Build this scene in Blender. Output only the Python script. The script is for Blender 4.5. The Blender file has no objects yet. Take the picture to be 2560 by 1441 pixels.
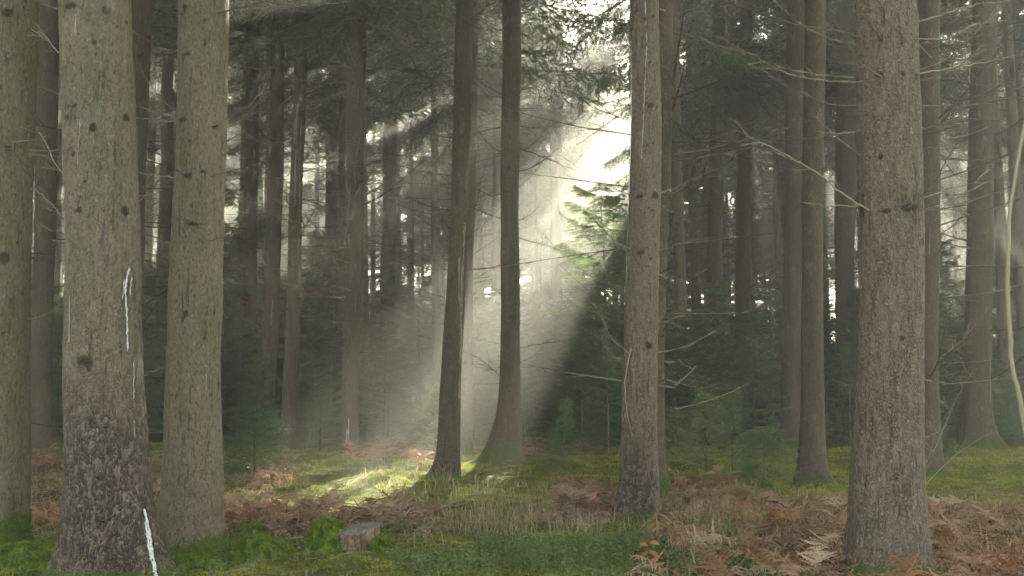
import bpy, math, random
import numpy as np
from mathutils import Vector, Matrix
R = math.radians
random.seed(7)
rng = np.random.default_rng(11)
C = bpy.context.scene.collection

# ------------------------------------------------------------------ camera model
W0, H0, F0 = 2560.0, 1441.0, 2745.0
PITCH = R(4.58)
CAM_H = 1.5
cp, sp = math.cos(PITCH), math.sin(PITCH)

def ray(px, py):
    u = (px - W0 / 2) / F0
    v = (H0 / 2 - py) / F0
    return np.array([u, cp - v * sp, sp + v * cp])

def at_depth(px, py, Y):
    d = ray(px, py)
    t = Y / d[1]
    return np.array([d[0] * t, Y, CAM_H + d[2] * t])

def on_ground(px, py):
    d = ray(px, py)
    t = -CAM_H / d[2]
    return np.array([d[0] * t, d[1] * t, 0.0])

def project(x, y, z):
    zz = z - CAM_H
    f = y * cp + zz * sp
    v = -y * sp + zz * cp
    return W0 / 2 + F0 * x / f, H0 / 2 - F0 * v / f

# ------------------------------------------------------------------ sun and the gap in the canopy
SUN_EL, SUN_AZ = R(22.0), R(12.5)
S = np.array([math.sin(SUN_AZ) * math.cos(SUN_EL), math.cos(SUN_AZ) * math.cos(SUN_EL), math.sin(SUN_EL)])
KX, KY = S[0] / S[2], S[1] / S[2]

def vnoise(x, y, seed=0):
    x = np.asarray(x, float); y = np.asarray(y, float)
    xi = np.floor(x).astype(np.int64); yi = np.floor(y).astype(np.int64)
    fx = x - xi; fy = y - yi
    fx = fx * fx * (3 - 2 * fx); fy = fy * fy * (3 - 2 * fy)
    def h(a, b):
        n = (a * 374761393 + b * 668265263 + seed * 974634777) & 0xFFFFFFFF
        n = ((n ^ (n >> 13)) * 1274126177) & 0xFFFFFFFF
        n = (n ^ (n >> 16)) & 0xFFFF
        return n / 65535.0
    return ((h(xi, yi) * (1 - fx) + h(xi + 1, yi) * fx) * (1 - fy)
            + (h(xi, yi + 1) * (1 - fx) + h(xi + 1, yi + 1) * fx) * fy)

def fbm(x, y, seed=0, oct=4):
    a, s, t = 0.5, 0.0, 0.0
    for i in range(oct):
        s = s + a * vnoise(x * 2 ** i, y * 2 ** i, seed + i * 17); t += a; a *= 0.5
    return s / t

# ellipses on the ground where the sun comes through: (x, y, rx, ry)
GAP_OPEN = .71
GAPS = [(-2.25, 16.5, 2.5, 4.3, 1), (-6.8, 15.0, 0.3, 0.9, 0),
        (-10.7, 15.3, .75, 1.9, 0), (-9.6, 13.6, 0.35, 0.8, 0)]

def in_gap(P, loose=False):
    P = np.atleast_2d(P)
    gx = P[:, 0] - P[:, 2] * KX
    gy = P[:, 1] - P[:, 2] * KY
    n = (fbm(gx * 1.6, gy * 0.7, 5) - 0.5) * 0.9
    clump = fbm(gx * 2.6 + 3, gy * 1.1, 12, 3) > GAP_OPEN
    U = np.random.default_rng(len(P)).uniform(-1, 1, len(P))
    n = n + U * np.where(gx < -2.0, .75, .25)
    m = np.zeros(len(P), bool)
    for (x, y, a, b, c) in GAPS:
        e = (((gx - x) / a) ** 2 + ((gy - y) / b) ** 2) < (1.0 + n)
        m |= (e & ~clump) if c else e
    # loose canopy off to the sides: sunlit mist high between the far trunks
    if not loose: return m
    w = fbm(gx * 1.1 + 40, gy * .45, 33, 3)
    m |= (gx < -11.8) & (gx > -32) & (gy > 3) & (gy < 45) & (w > .60)
    m |= (gx > 9.5) & (gx < 26) & (gy > 6) & (gy < 45) & (w > .66)
    return m

# ------------------------------------------------------------------ mesh helpers
class Geo:
    def __init__(self):
        self.V = []; self.T = []; self.Q = []; self.n = 0
    def add(self, V, T=None, Q=None, m=0):
        V = np.asarray(V, float).reshape(-1, 3)
        if T is not None and len(T): self.T.append((np.asarray(T, np.int64).reshape(-1, 3) + self.n, m))
        if Q is not None and len(Q): self.Q.append((np.asarray(Q, np.int64).reshape(-1, 4) + self.n, m))
        self.V.append(V); self.n += len(V)
    def arrays(self):
        V = np.concatenate(self.V) if self.V else np.zeros((0, 3))
        T = np.concatenate([t for t, m in self.T]) if self.T else np.zeros((0, 3), np.int64)
        Q = np.concatenate([t for t, m in self.Q]) if self.Q else np.zeros((0, 4), np.int64)
        mT = np.concatenate([np.full(len(t), m) for t, m in self.T]) if self.T else np.zeros(0, int)
        mQ = np.concatenate([np.full(len(t), m) for t, m in self.Q]) if self.Q else np.zeros(0, int)
        return V, T, Q, mT, mQ
    def mesh(self, name, mats, smooth=False, attrs=None):
        return make_mesh(name, *self.arrays(), mats, smooth, attrs)

def make_mesh(name, V, T, Q, mT, mQ, mats, smooth=False, attrs=None):
    me = bpy.data.meshes.new(name)
    me.vertices.add(len(V))
    me.vertices.foreach_set('co', np.ascontiguousarray(V, np.float32).ravel())
    nl = 3 * len(T) + 4 * len(Q)
    me.loops.add(nl)
    me.loops.foreach_set('vertex_index', np.concatenate([T.ravel(), Q.ravel()]).astype(np.int32))
    me.polygons.add(len(T) + len(Q))
    st = np.concatenate([np.arange(len(T)) * 3, 3 * len(T) + np.arange(len(Q)) * 4]).astype(np.int32)
    me.polygons.foreach_set('loop_start', st)
    me.polygons.foreach_set('material_index', np.concatenate([mT, mQ]).astype(np.int32))
    me.polygons.foreach_set('use_smooth', np.full(len(T) + len(Q), smooth))
    for m in (mats if isinstance(mats, (list, tuple)) else [mats]): me.materials.append(m)
    for k, a in (attrs or {}).items():
        at = me.attributes.new(k, 'FLOAT', 'POINT')
        at.data.foreach_set('value', np.asarray(a, np.float32).ravel())
    me.update(calc_edges=True)
    return me

def unit(a):
    a = np.asarray(a, float)
    return a / np.maximum(np.linalg.norm(a, axis=-1, keepdims=True), 1e-9)

def tube(G, pts, rad, seg=5, m=0, cap=True):
    pts = np.asarray(pts, float); n = len(pts)
    rad = np.broadcast_to(np.asarray(rad, float), (n,))
    T = unit(np.gradient(pts, axis=0))
    mt = np.abs(unit(T.mean(0)))
    ref = np.eye(3)[int(np.argmin(mt))]
    A = unit(np.cross(T, ref)); B = np.cross(T, A)
    th = np.linspace(0, 2 * np.pi, seg, endpoint=False)
    V = pts[:, None] + rad[:, None, None] * (np.cos(th)[None, :, None] * A[:, None] + np.sin(th)[None, :, None] * B[:, None])
    i, j = np.meshgrid(np.arange(n - 1), np.arange(seg), indexing='ij')
    a = i * seg + j; b = i * seg + (j + 1) % seg
    Q = np.stack([a, b, b + seg, a + seg], -1).reshape(-1, 4)
    Vf = V.reshape(-1, 3)
    if cap:
        Vf = np.concatenate([Vf, pts[:1], pts[-1:]])
        k = n * seg; jj = np.arange(seg)
        T1 = np.stack([np.full(seg, k), (jj + 1) % seg, jj], -1)
        T2 = np.stack([np.full(seg, k + 1), (n - 1) * seg + jj, (n - 1) * seg + (jj + 1) % seg], -1)
        G.add(Vf, np.concatenate([T1, T2]), Q, m)
    else:
        G.add(Vf, None, Q, m)

def blades(G, P, D, L, Wd, m=0, r=rng):
    """flat pointed needles/leaves: base P, direction D, length L, width Wd"""
    n = len(P)
    if n == 0: return
    D = unit(D)
    Nn = unit(r.normal(size=(n, 3)))
    Sd = unit(np.cross(D, Nn)) * (np.broadcast_to(Wd, (n,)) * 0.5)[:, None]
    L = np.broadcast_to(L, (n,))[:, None]
    V = np.stack([P - Sd * .6, P + Sd * .6, P + D * L], 1).reshape(-1, 3)
    G.add(V, np.arange(3 * n).reshape(-1, 3), None, m)

def leaves(G, P, D, L, Wd, m=0, r=rng):
    """diamond leaves"""
    n = len(P)
    if n == 0: return
    D = unit(D); Nn = unit(r.normal(size=(n, 3)))
    Sd = unit(np.cross(D, Nn)) * (np.broadcast_to(Wd, (n,)) * 0.5)[:, None]
    L = np.broadcast_to(L, (n,))[:, None]
    V = np.stack([P, P + Sd + D * L * .45, P + D * L, P - Sd + D * L * .45], 1).reshape(-1, 3)
    G.add(V, None, np.arange(4 * n).reshape(-1, 4), m)

def link(name, me, parent=None, loc=(0, 0, 0), rot=(0, 0, 0), sc=(1, 1, 1)):
    o = bpy.data.objects.new(name, me); C.objects.link(o)
    if parent is not None: o.parent = parent
    o.location = loc; o.rotation_euler = rot
    o.scale = sc if hasattr(sc, '__len__') else (sc, sc, sc)
    return o

def tag(o, label=None, cat=None, group=None, kind=None):
    if label: o['label'] = label
    if cat: o['category'] = cat
    if group: o['group'] = group
    if kind: o['kind'] = kind
    return o

def thing(name, label, cat, loc=(0, 0, 0), rotz=0, group=None):
    o = bpy.data.objects.new(name, None); C.objects.link(o)
    o.location = loc; o.rotation_euler = (0, 0, rotz); o.empty_display_size = 0.2
    return tag(o, label, cat, group)

# ------------------------------------------------------------------ materials
class NT:
    def __init__(self, name):
        self.m = bpy.data.materials.new(name); self.m.use_nodes = True
        self.t = self.m.node_tree; self.t.nodes.clear()
        self.out = self.n('ShaderNodeOutputMaterial')
    def n(self, typ, **kw):
        nd = self.t.nodes.new(typ)
        for k, v in kw.items(): setattr(nd, k, v)
        return nd
    def l(self, a, b): self.t.links.new(a, b)
    def val(self, sock, v):
        if isinstance(v, bpy.types.NodeSocket): self.l(v, sock)
        else: sock.default_value = v
    def coord(self, sc=(1, 1, 1), kind='Object'):
        c = self.n('ShaderNodeTexCoord'); mp = self.n('ShaderNodeMapping')
        mp.inputs['Scale'].default_value = sc
        self.l(c.outputs[kind], mp.inputs[0]); return mp.outputs[0]
    def noise(self, vec, scale, detail=4, rough=.55, dist=0):
        nd = self.n('ShaderNodeTexNoise'); self.l(vec, nd.inputs['Vector'])
        nd.inputs['Scale'].default_value = scale; nd.inputs['Detail'].default_value = detail
        nd.inputs['Roughness'].default_value = rough; nd.inputs['Distortion'].default_value = dist
        return nd.outputs['Fac']
    def voro(self, vec, scale, feature='F1', out='Distance'):
        nd = self.n('ShaderNodeTexVoronoi', feature=feature); self.l(vec, nd.inputs['Vector'])
        nd.inputs['Scale'].default_value = scale
        return nd.outputs[out]
    def ramp(self, fac, a, b, c0=0.0, c1=1.0):
        nd = self.n('ShaderNodeMapRange', interpolation_type='SMOOTHSTEP'); self.val(nd.inputs[0], fac)
        nd.inputs[1].default_value = a; nd.inputs[2].default_value = b
        nd.inputs[3].default_value = c0; nd.inputs[4].default_value = c1
        return nd.outputs[0]
    def mix(self, fac, a, b, typ='MIX'):
        nd = self.n('ShaderNodeMix', data_type='RGBA', blend_type=typ)
        self.val(nd.inputs[0], fac)
        for s, v in ((nd.inputs[6], a), (nd.inputs[7], b)):
            if isinstance(v, (tuple, list)) and len(v) == 3: v = (*v, 1)
            self.val(s, v)
        return nd.outputs[2]
    def math(self, op, a, b=0.0):
        nd = self.n('ShaderNodeMath', operation=op); self.val(nd.inputs[0], a); self.val(nd.inputs[1], b)
        return nd.outputs[0]
    def attr(self, name):
        return self.n('ShaderNodeAttribute', attribute_name=name).outputs['Fac']
    def rand(self):
        return self.n('ShaderNodeObjectInfo').outputs['Random']
    def bsdf(self, col, rough=.8, spec=.3, bump=None, bs=.5, bd=.01):
        p = self.n('ShaderNodeBsdfPrincipled'); self.val(p.inputs['Base Color'], (*col, 1) if isinstance(col, tuple) else col)
        self.val(p.inputs['Roughness'], rough); p.inputs['Specular IOR Level'].default_value = spec
        if bump is not None:
            b = self.n('ShaderNodeBump'); b.inputs['Strength'].default_value = bs; b.inputs['Distance'].default_value = bd
            self.l(bump, b.inputs['Height']); self.l(b.outputs[0], p.inputs['Normal'])
        return p.outputs[0]
    def done(self, sh): self.l(sh, self.out.inputs['Surface']); return self.m

def mat_bark(name, olive, brown, fine=1.0):
    t = NT(name)
    v = t.coord((1, 1, .55)); v2 = t.coord((1, 1, .16))
    plate = t.attr('plate'); scar = t.attr('scar'); moss = t.attr('moss'); wet = t.attr('wet')
    big = t.noise(v2, 5.5, 5, .6)
    rnd = t.rand()
    tone = t.math('ADD', big, t.math('MULTIPLY', t.math('SUBTRACT', rnd, .5), .22))
    tone = t.math('ADD', tone, t.math('MULTIPLY', plate, .16))
    col = t.mix(t.ramp(tone, .42, .64), olive, brown)
    sp = t.noise(v, 50 * fine, 4, .7)
    col = t.mix(t.ramp(sp, .48, .36, 0, .85), col, (.045, .038, .024))
    col = t.mix(t.ramp(sp, .56, .70, 0, .6), col, (.29, .26, .19))
    vec_d = t.n('ShaderNodeMix', data_type='VECTOR'); vec_d.inputs[0].default_value = .06
    nz = t.n('ShaderNodeTexNoise'); t.l(v, nz.inputs['Vector']); nz.inputs['Scale'].default_value = 22
    t.l(v, vec_d.inputs[4]); t.l(nz.outputs['Color'], vec_d.inputs[5])
    cr = t.voro(vec_d.outputs[1], 54 * fine, 'DISTANCE_TO_EDGE')
    crack = t.math('MULTIPLY', t.math('MULTIPLY', t.ramp(cr, .20, .02), plate), t.ramp(t.noise(v2, 26, 3, .6), .42, .62))
    cell = t.voro(vec_d.outputs[1], 54 * fine, 'F1', 'Color')
    sep = t.n('ShaderNodeSeparateColor'); t.l(cell, sep.inputs[0])
    col = t.mix(t.math('MULTIPLY', plate, .4), col, t.mix(sep.outputs[0], (.10, .078, .058), (.27, .215, .17)))
    col = t.mix(t.math('MULTIPLY', crack, .85), col, (.035, .026, .02))
    wn = t.noise(v, 11, 5, .7)
    wf = t.ramp(t.math('ADD', wet, t.math('MULTIPLY', t.math('SUBTRACT', wn, .5), .9)), .0, .85)
    wf = t.math('MULTIPLY', wf, t.ramp(wet, .02, .2))
    col = t.mix(t.math('MULTIPLY', wf, .88), col, t.mix(t.ramp(sep.outputs[1], .35, .9), (.022, .016, .013), (.13, .098, .076)))
    li = t.noise(v, 34, 3, .6)
    ml = t.noise(v, 30, 5, .7)
    col = t.mix(t.math('MULTIPLY', t.ramp(li, .66, .72), .55), col, (.30, .34, .27))
    col = t.mix(t.ramp(t.math('ADD', scar, t.math('MULTIPLY', t.math('SUBTRACT', ml, .5), .9)), .16, .6, 0, .95), col, (.022, .018, .011))
    mf = t.ramp(t.math('ADD', moss, t.math('MULTIPLY', t.math('SUBTRACT', ml, .5), .9)), .35, .6)
    mf = t.math('MULTIPLY', mf, t.ramp(moss, .02, .15))
    col = t.mix(mf, col, t.mix(sp, (.03, .052, .008), (.085, .125, .018)))
    fis = t.noise(t.coord((1, 1, .11)), 34 * fine, 4, .65)
    col = t.mix(t.ramp(fis, .44, .34, 0, .7), col, (.032, .026, .017))
    pat = t.noise(t.coord((1, 1, .4)), 7, 5, .7)
    col = t.mix(t.ramp(pat, .55, .72, 0, .55), col, (.062, .066, .026))
    col = t.mix(t.ramp(pat, .44, .30, 0, .4), col, (.26, .23, .175))
    hgt = t.math('ADD', t.math('MULTIPLY', sp, .5), t.math('MULTIPLY', t.ramp(cr, 0, .3), plate))
    hgt = t.math('ADD', hgt, t.math('MULTIPLY', ml, .4))
    rough = t.ramp(wf, 0, 1, .88, .5)
    hgt = t.math('ADD', hgt, t.math('MULTIPLY', fis, .6))
    return t.done(t.bsdf(col, rough, .3, hgt, 1.0, .016))

def mat_leaf(name, c1, c2, trans=.35, rough=.6, scale=3.0, hue_rand=.5, tcol=None, spec=.3):
    t = NT(name)
    v = t.coord((1, 1, 1))
    n = t.noise(v, scale, 3, .6)
    f = t.math('ADD', n, t.math('MULTIPLY', t.math('SUBTRACT', t.rand(), .5), hue_rand))
    col = t.mix(t.ramp(f, .3, .7), c1, c2)
    b = t.bsdf(col, rough, spec)
    tr = t.n('ShaderNodeBsdfTranslucent')
    t.l(t.mix(1.0, col, (*(tcol or (1.5, 1.5, .8)), 1), 'MULTIPLY'), tr.inputs[0])
    mx = t.n('ShaderNodeMixShader'); mx.inputs[0].default_value = trans
    t.l(b, mx.inputs[1]); t.l(tr.outputs[0], mx.inputs[2])
    return t.done(mx.outputs[0])

def mat_twig(name, c1, c2):
    t = NT(name); v = t.coord((1, 1, 1))
    n = t.noise(v, 14, 4, .6)
    f = t.math('ADD', n, t.math('MULTIPLY', t.math('SUBTRACT', t.rand(), .5), .5))
    return t.done(t.bsdf(t.mix(t.ramp(f, .32, .66), c1, c2), .85, .2, n, .4, .003))

M_bark = mat_bark('bark_spruce', (.108, .108, .057), (.142, .124, .084))
M_bark_pink = mat_bark('bark_spruce_pink', (.112, .108, .064), (.15, .124, .09), .9)
M_bark_shade_tint = mat_bark('bark_spruce_shade_tint', (.05, .046, .024), (.08, .063, .039))  # same bark darkened: weaker light among the middle trunks put into its colour
M_twig_pale = mat_twig('dead_twig_pale', (.12, .10, .068), (.29, .255, .19))
M_stem = mat_twig('sapling_bark', (.10, .095, .06), (.24, .215, .15))
M_twig = mat_twig('dead_twig', (.06, .052, .033), (.17, .145, .095))
M_needle = mat_leaf('spruce_needles', (.028, .055, .022), (.062, .095, .032), .2, .55, 1.2)
M_needle_y = mat_leaf('young_needles', (.06, .108, .052), (.11, .165, .08), .38, .55, 2.0, .5, (1.35, 1.3, .95))
M_needle_sun_tint = mat_leaf('young_needles_sun_tint', (.11, .155, .08), (.22, .26, .155), .45, .5, 3.0, .4)  # sunlight on the saplings put into a paler needle colour
M_fern = mat_leaf('dead_bracken', (.15, .085, .052), (.255, .165, .108), .35, .7, 7.0, .8, (1.5, 1.05, .7), .2)
M_fern_p = mat_leaf('dead_bracken_pale', (.22, .16, .115), (.35, .265, .20), .3, .7, 7.0, .8, (1.3, 1.05, .8), .2)
M_fern_g = mat_leaf('dead_bracken_grey', (.10, .072, .05), (.20, .15, .105), .3, .7, 7.0, .6, (1.2, 1.05, .8), .2)
M_grass = mat_leaf('dry_grass', (.22, .185, .125), (.40, .34, .25), .3, .7, 4.0, .3, (1.2, 1.1, .8), .2)
M_moss = mat_leaf('moss', (.095, .13, .018), (.30, .315, .06), .25, .8, 1.6, .0, (1.3, 1.3, .6), .1)
M_mossd = mat_leaf('deep_moss', (.05, .095, .012), (.175, .235, .038), .2, .8, 15.0, .0, (1.2, 1.3, .5), .1)
M_bil = mat_leaf('bilberry_leaves', (.04, .075, .028), (.13, .175, .07), .3, .5, 2.5, .0)
M_orange = mat_leaf('orange_leaves', (.27, .085, .02), (.36, .14, .03), .4, .5, 9.0, .4, (1.2, 1.0, .8))

def mat_resin():
    t = NT('resin'); n = t.noise(t.coord(), 60, 3)
    return t.done(t.bsdf(t.mix(t.ramp(n, .3, .7), (.28, .30, .29), (.54, .57, .58)), .45, .4, n, .4, .003))
M_resin = mat_resin()

def mat_peel():
    t = NT('bare_wood'); v = t.coord((1, 1, .08)); n = t.noise(v, 60, 4, .7)
    return t.done(t.bsdf(t.mix(t.ramp(n, .35, .65), (.05, .045, .03), (.34, .32, .23)), .8, .2, n, .6, .006))
M_peel = mat_peel()

def mat_ground():
    t = NT('forest_floor'); v = t.coord()
    lit = t.attr('litter'); a = t.noise(v, 1.3, 5, .6); b = t.noise(v, 22, 5, .7); c = t.noise(v, 120, 3, .6)
    moss = t.mix(t.ramp(a, .35, .65), (.08, .115, .018), (.17, .195, .035))
    moss = t.mix(t.ramp(b, .5, .36, 0, .75), moss, (.022, .026, .008))
    lt = t.mix(t.ramp(b, .35, .65), (.035, .024, .014), (.15, .095, .055))
    f = t.ramp(t.math('ADD', lit, t.math('MULTIPLY', t.math('SUBTRACT', t.noise(v, 5, 5, .7), .5), 1.3)), .35, .62)
    col = t.mix(f, moss, lt)
    col = t.mix(t.ramp(c, .6, .4, 0, .5), col, (.02, .018, .009))
    return t.done(t.bsdf(col, .95, .1, t.math('ADD', b, t.math('MULTIPLY', c, .4)), .9, .05))
M_ground = mat_ground()

# ------------------------------------------------------------------ ground
MOUNDS = []
def gh(x, y):
    x = np.asarray(x, float); y = np.asarray(y, float)
    h = .26 * (fbm(x * .22 + 9, y * .22, 3, 3) - .5) + .13 * (fbm(x * 1.1, y * 1.1, 21, 3) - .5)
    fade = np.clip((np.hypot(x, y) - 3) / 5, 0.0, 1)
    return h * fade

def box_w(px, py, boxes, soft=45.0):
    w = np.zeros(np.shape(px))
    for (x0, y0, x1, y1, k) in boxes:
        d = np.minimum(np.minimum(px - x0, x1 - px), np.minimum(py - y0, y1 - py) * 1.6)
        w = np.maximum(w, k * np.clip(d / soft + .5, 0, 1))
    return w
Z_FERN = [(560, 1262, 1060, 1345, 1.0), (40, 1140, 175, 1330, .8), (880, 1115, 1095, 1170, .45), (545, 1165, 740, 1230, .6),
          (1300, 1085, 1560, 1150, .5), (1380, 1215, 1560, 1310, .6), (1650, 1255, 2150, 1600, 1.0), (2280, 1270, 2750, 1650, 1.0),
          (1690, 1195, 1810, 1245, .5), (2060, 1060, 2150, 1110, .7), (2450, 1060, 2620, 1110, .7), (350, 1160, 415, 1300, .4)]
Z_GRASS = [(1080, 1268, 1560, 1335, 1.0), (1660, 1265, 1990, 1345, .7), (950, 1195, 1120, 1260, .5), (1180, 1230, 1400, 1270, .3)]
Z_BIL = [(950, 1345, 1930, 1640, 1.0)]

def ground_grid():
    def axis(a, b, s, lo, hi, g):
        mid = np.arange(a, b, s); left = []; x = a; d = s
        while x > lo: d *= g; x -= d; left.append(x)
        right = []; x = mid[-1]; d = s
        while x < hi: d *= g; x += d; right.append(x)
        return np.concatenate([left[::-1], mid, right])
    xs = axis(-6.5, 6.5, .06, -78, 78, 1.06); ys = axis(6.5, 21, .055, -16, 150, 1.05)
    X, Y = np.meshgrid(xs, ys, indexing='ij')
    Z = gh(X, Y)
    near = np.clip((26 - Y) / 6, 0, 1) * np.clip((Y - 5) / 2, 0, 1)
    Z = Z + near * (.12 * (fbm(X * 3, Y * 3, 40, 4) - .5) + .03 * (fbm(X * 14, Y * 14, 41, 2) - .5))
    px, py = project(X, np.maximum(Y, .5), 0 * X)
    lit = np.clip(box_w(px, py, Z_FERN, 60) + .5 * box_w(px, py, Z_GRASS, 60), 0, 1)
    lit = np.where(Y < 4, .35, lit)
    lit = np.maximum(lit, np.clip((Y - 22) / 12, 0, 1) * .45)
    lit = np.maximum(lit, .36)
    nx, ny = X.shape
    i, j = np.meshgrid(np.arange(nx - 1), np.arange(ny - 1), indexing='ij')
    a = i * ny + j
    Q = np.stack([a, a + ny, a + ny + 1, a + 1], -1).reshape(-1, 4)
    G = Geo(); G.add(np.stack([X, Y, Z], -1), None, Q)
    me = G.mesh('ground', M_ground, True, {'litter': lit})
    tag(link('ground', me), kind='structure')
ground_grid()

# ------------------------------------------------------------------ prototypes: dead branches, boughs, crowns
def branch_geo(G, pts, r0, r1, rg, ntw=10, tl=.28, seg=5, m=0, sub=True, updown=.25):
    pts = np.asarray(pts, float)
    n = len(pts); s = np.linspace(0, 1, n)
    rad = r0 + (r1 - r0) * s ** .8
    tube(G, pts, rad, seg, m)
    T = unit(np.gradient(pts, axis=0)); L = np.linalg.norm(np.diff(pts, axis=0), axis=1).sum()
    for k in range(ntw):
        t = rg.uniform(.18, .97); i = t * (n - 1); i0 = int(i)
        p = pts[i0] + (pts[min(i0 + 1, n - 1)] - pts[i0]) * (i - i0); d = T[i0]
        side = unit(np.cross(d, [0, 0, 1.0])) * rg.choice([-1, 1]) + np.array([0, 0, rg.normal(0, updown)])
        dr = unit(d * rg.uniform(.3, .9) + side)
        l = tl * L * rg.uniform(.35, 1.1) * (1.1 - .7 * t)
        q = np.linspace(0, 1, 4)[:, None]
        tp = p + dr * l * q + np.array([0, 0, rg.normal(0, .12)]) * l * q ** 2 + d * l * .25 * q ** 2
        tube(G, tp, np.linspace(max(r1, r0 * .42), r1 * .7, 4), 3, m, False)
        if sub and l > .12:
            for _ in range(2):
                tt = rg.uniform(.3, .9); b = p + dr * l * tt
                d2 = unit(dr + rg.normal(0, .6, 3))
                tube(G, np.stack([b, b + d2 * l * .35]), [r1 * .8, r1 * .5], 3, m, False)

DEAD = []
for k in range(12):
    rg = np.random.default_rng(100 + k); G = Geo()
    t = np.linspace(0, 1, 9)
    a, b = rg.uniform(-.25, .25), rg.uniform(-.1, .45)
    z = a * t + b * t ** 2 + np.cumsum(rg.normal(0, .008, 9)); y = rg.uniform(-.2, .2) * t ** 2 + np.cumsum(rg.normal(0, .012, 9))
    pts = np.stack([t * (1 if k % 4 else .55), y, z], -1)
    branch_geo(G, pts, .0125, .003, rg, ntw=(14, 20, 26, 9)[k % 4], tl=.36)
    DEAD.append(G.mesh('dead_branch', M_twig))
STUB = []
for k in range(3):
    rg = np.random.default_rng(140 + k); G = Geo()
    t = np.linspace(0, 1, 4)
    tube(G, np.stack([t * .14, rg.normal(0, .01, 4), rg.uniform(-.04, .06) * t], -1), np.linspace(.011, .005, 4), 5)
    STUB.append(G.mesh('branch_stub', M_twig))

def bough_arrays(G, base, az, L, slope, rg, npos=16, ntri=5, nl=.2, nw=.04, hang=.5, r0=.02, tw=.42, mw=0, mn=1, droop=.3, jit=.45):
    n = 6; t = np.linspace(0, 1, n)
    d = np.array([math.cos(az), math.sin(az), 0])
    pts = base + d * (L * t)[:, None] + np.array([0, 0, 1.0]) * (L * (slope * t - droop * t ** 2 + droop * .8 * t ** 3))[:, None]
    tube(G, pts, np.linspace(r0, .004, n), 3, mw, False)
    side = np.array([-d[1], d[0], 0])
    ts = np.clip(np.linspace(.12, 1, npos) + rg.normal(0, .02, npos), .05, 1)
    ts = np.repeat(ts, 2); sg = np.tile([1, -1], npos)
    P = np.stack([np.interp(ts, t, pts[:, i]) for i in range(3)], -1)
    tl = tw * L ** .6 * (1.05 - .75 * ts) * rg.uniform(.5, 1.15, len(ts)) + .08
    D = unit(side * (sg * rg.uniform(.6, 1, len(ts)))[:, None] + d * rg.uniform(.3, .8, (len(ts), 1)) - np.array([0, 0, 1.0]) * (hang * rg.uniform(.3, 1.6, (len(ts), 1))))
    u = np.tile(np.linspace(0, .9, ntri), len(ts)) + rg.uniform(0, .1, ntri * len(ts))
    PP = np.repeat(P, ntri, 0) + np.repeat(D * tl[:, None], ntri, 0) * u[:, None] - np.array([0, 0, 1.0]) * (.18 * u ** 2 * np.repeat(tl, ntri))[:, None]
    DD = np.repeat(D, ntri, 0) + rg.normal(0, 1, (len(PP), 3)) * np.array([1, 1, .5 if jit < .4 else 1]) * jit
    blades(G, PP, DD, rg.uniform(.6, 1.2, len(PP)) * nl, rg.uniform(.6, 1.2, len(PP)) * nw, mn, rg)

def crown_proto(seed, Lc, Rmax, nb, dead_from=None, npos=16, ntri=6, nl=.24, nw=.062):
    """z = 0 at the crown base, Lc to the tip"""
    rg = np.random.default_rng(seed); G = Geo()
    for k in range(nb):
        f = rg.random() ** 1.15
        h = f * (Lc - .4)
        L = (Rmax * (1 - f) ** .75 + .25) * rg.uniform(.6, 1.12)
        if f < .12: L *= rg.uniform(.45, 1)
        bough_arrays(G, np.array([0, 0, h]), rg.uniform(0, 2 * np.pi), L, rg.uniform(-.35, .05) + .3 * f, rg,
                     npos=max(4, int(npos * (L / Rmax) ** .5)), ntri=ntri, nl=nl, nw=nw)
    if dead_from is not None:
        for k in range(46):
            h = -rg.uniform(0, 1) ** 1.3 * dead_from
            az = rg.uniform(0, 2 * np.pi); L = rg.uniform(.5, 1.7)
            t = np.linspace(0, 1, 5)[:, None]
            d = np.array([math.cos(az), math.sin(az), rg.uniform(-.3, .25)])
            pts = np.array([0, 0, h]) + d * L * t + np.array([0, 0, rg.uniform(-.1, .35)]) * L * t ** 2
            branch_geo(G, pts, .013, .004, rg, ntw=5, tl=.3, seg=3, m=0, sub=False)
    return G.arrays()
CROWNS = [crown_proto(200 + k, 15.5 + (k % 3) * 1.2, 2.4 + .15 * (k % 4), 125, 7.5 if k < 4 else None) for k in range(7)]
CROWN_FAR, CROWN_NEAR = CROWNS[:4], CROWNS[4:]
CM = {}
def crown_object(root, arrs, key, loc, rotz, sc):
    """shared crown mesh, or a copy without the boughs that would stand in the light gap"""
    V, T, Q, mT, mQ = arrs
    c, s = math.cos(rotz), math.sin(rotz)
    Rm = np.array([[c, -s, 0], [s, c, 0], [0, 0, 1]])
    base = np.array(root.location) + np.array(loc)
    Wv = (V * np.asarray(sc)) @ Rm.T + base
    cT = Wv[T].mean(1); cQ = Wv[Q].mean(1)
    kT, kQ = ~in_gap(cT, True), ~in_gap(cQ, True)
    if kT.all() and kQ.all():
        if key not in CM: CM[key] = make_mesh('crown', V, T, Q, mT, mQ, [M_twig, M_needle])
        me = CM[key]
    else:
        me = make_mesh('crown', V, T[kT], Q[kQ], mT[kT], mQ[kQ], [M_twig, M_needle])
    return link('crown', me, root, loc, (0, 0, rotz), sc)

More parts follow.
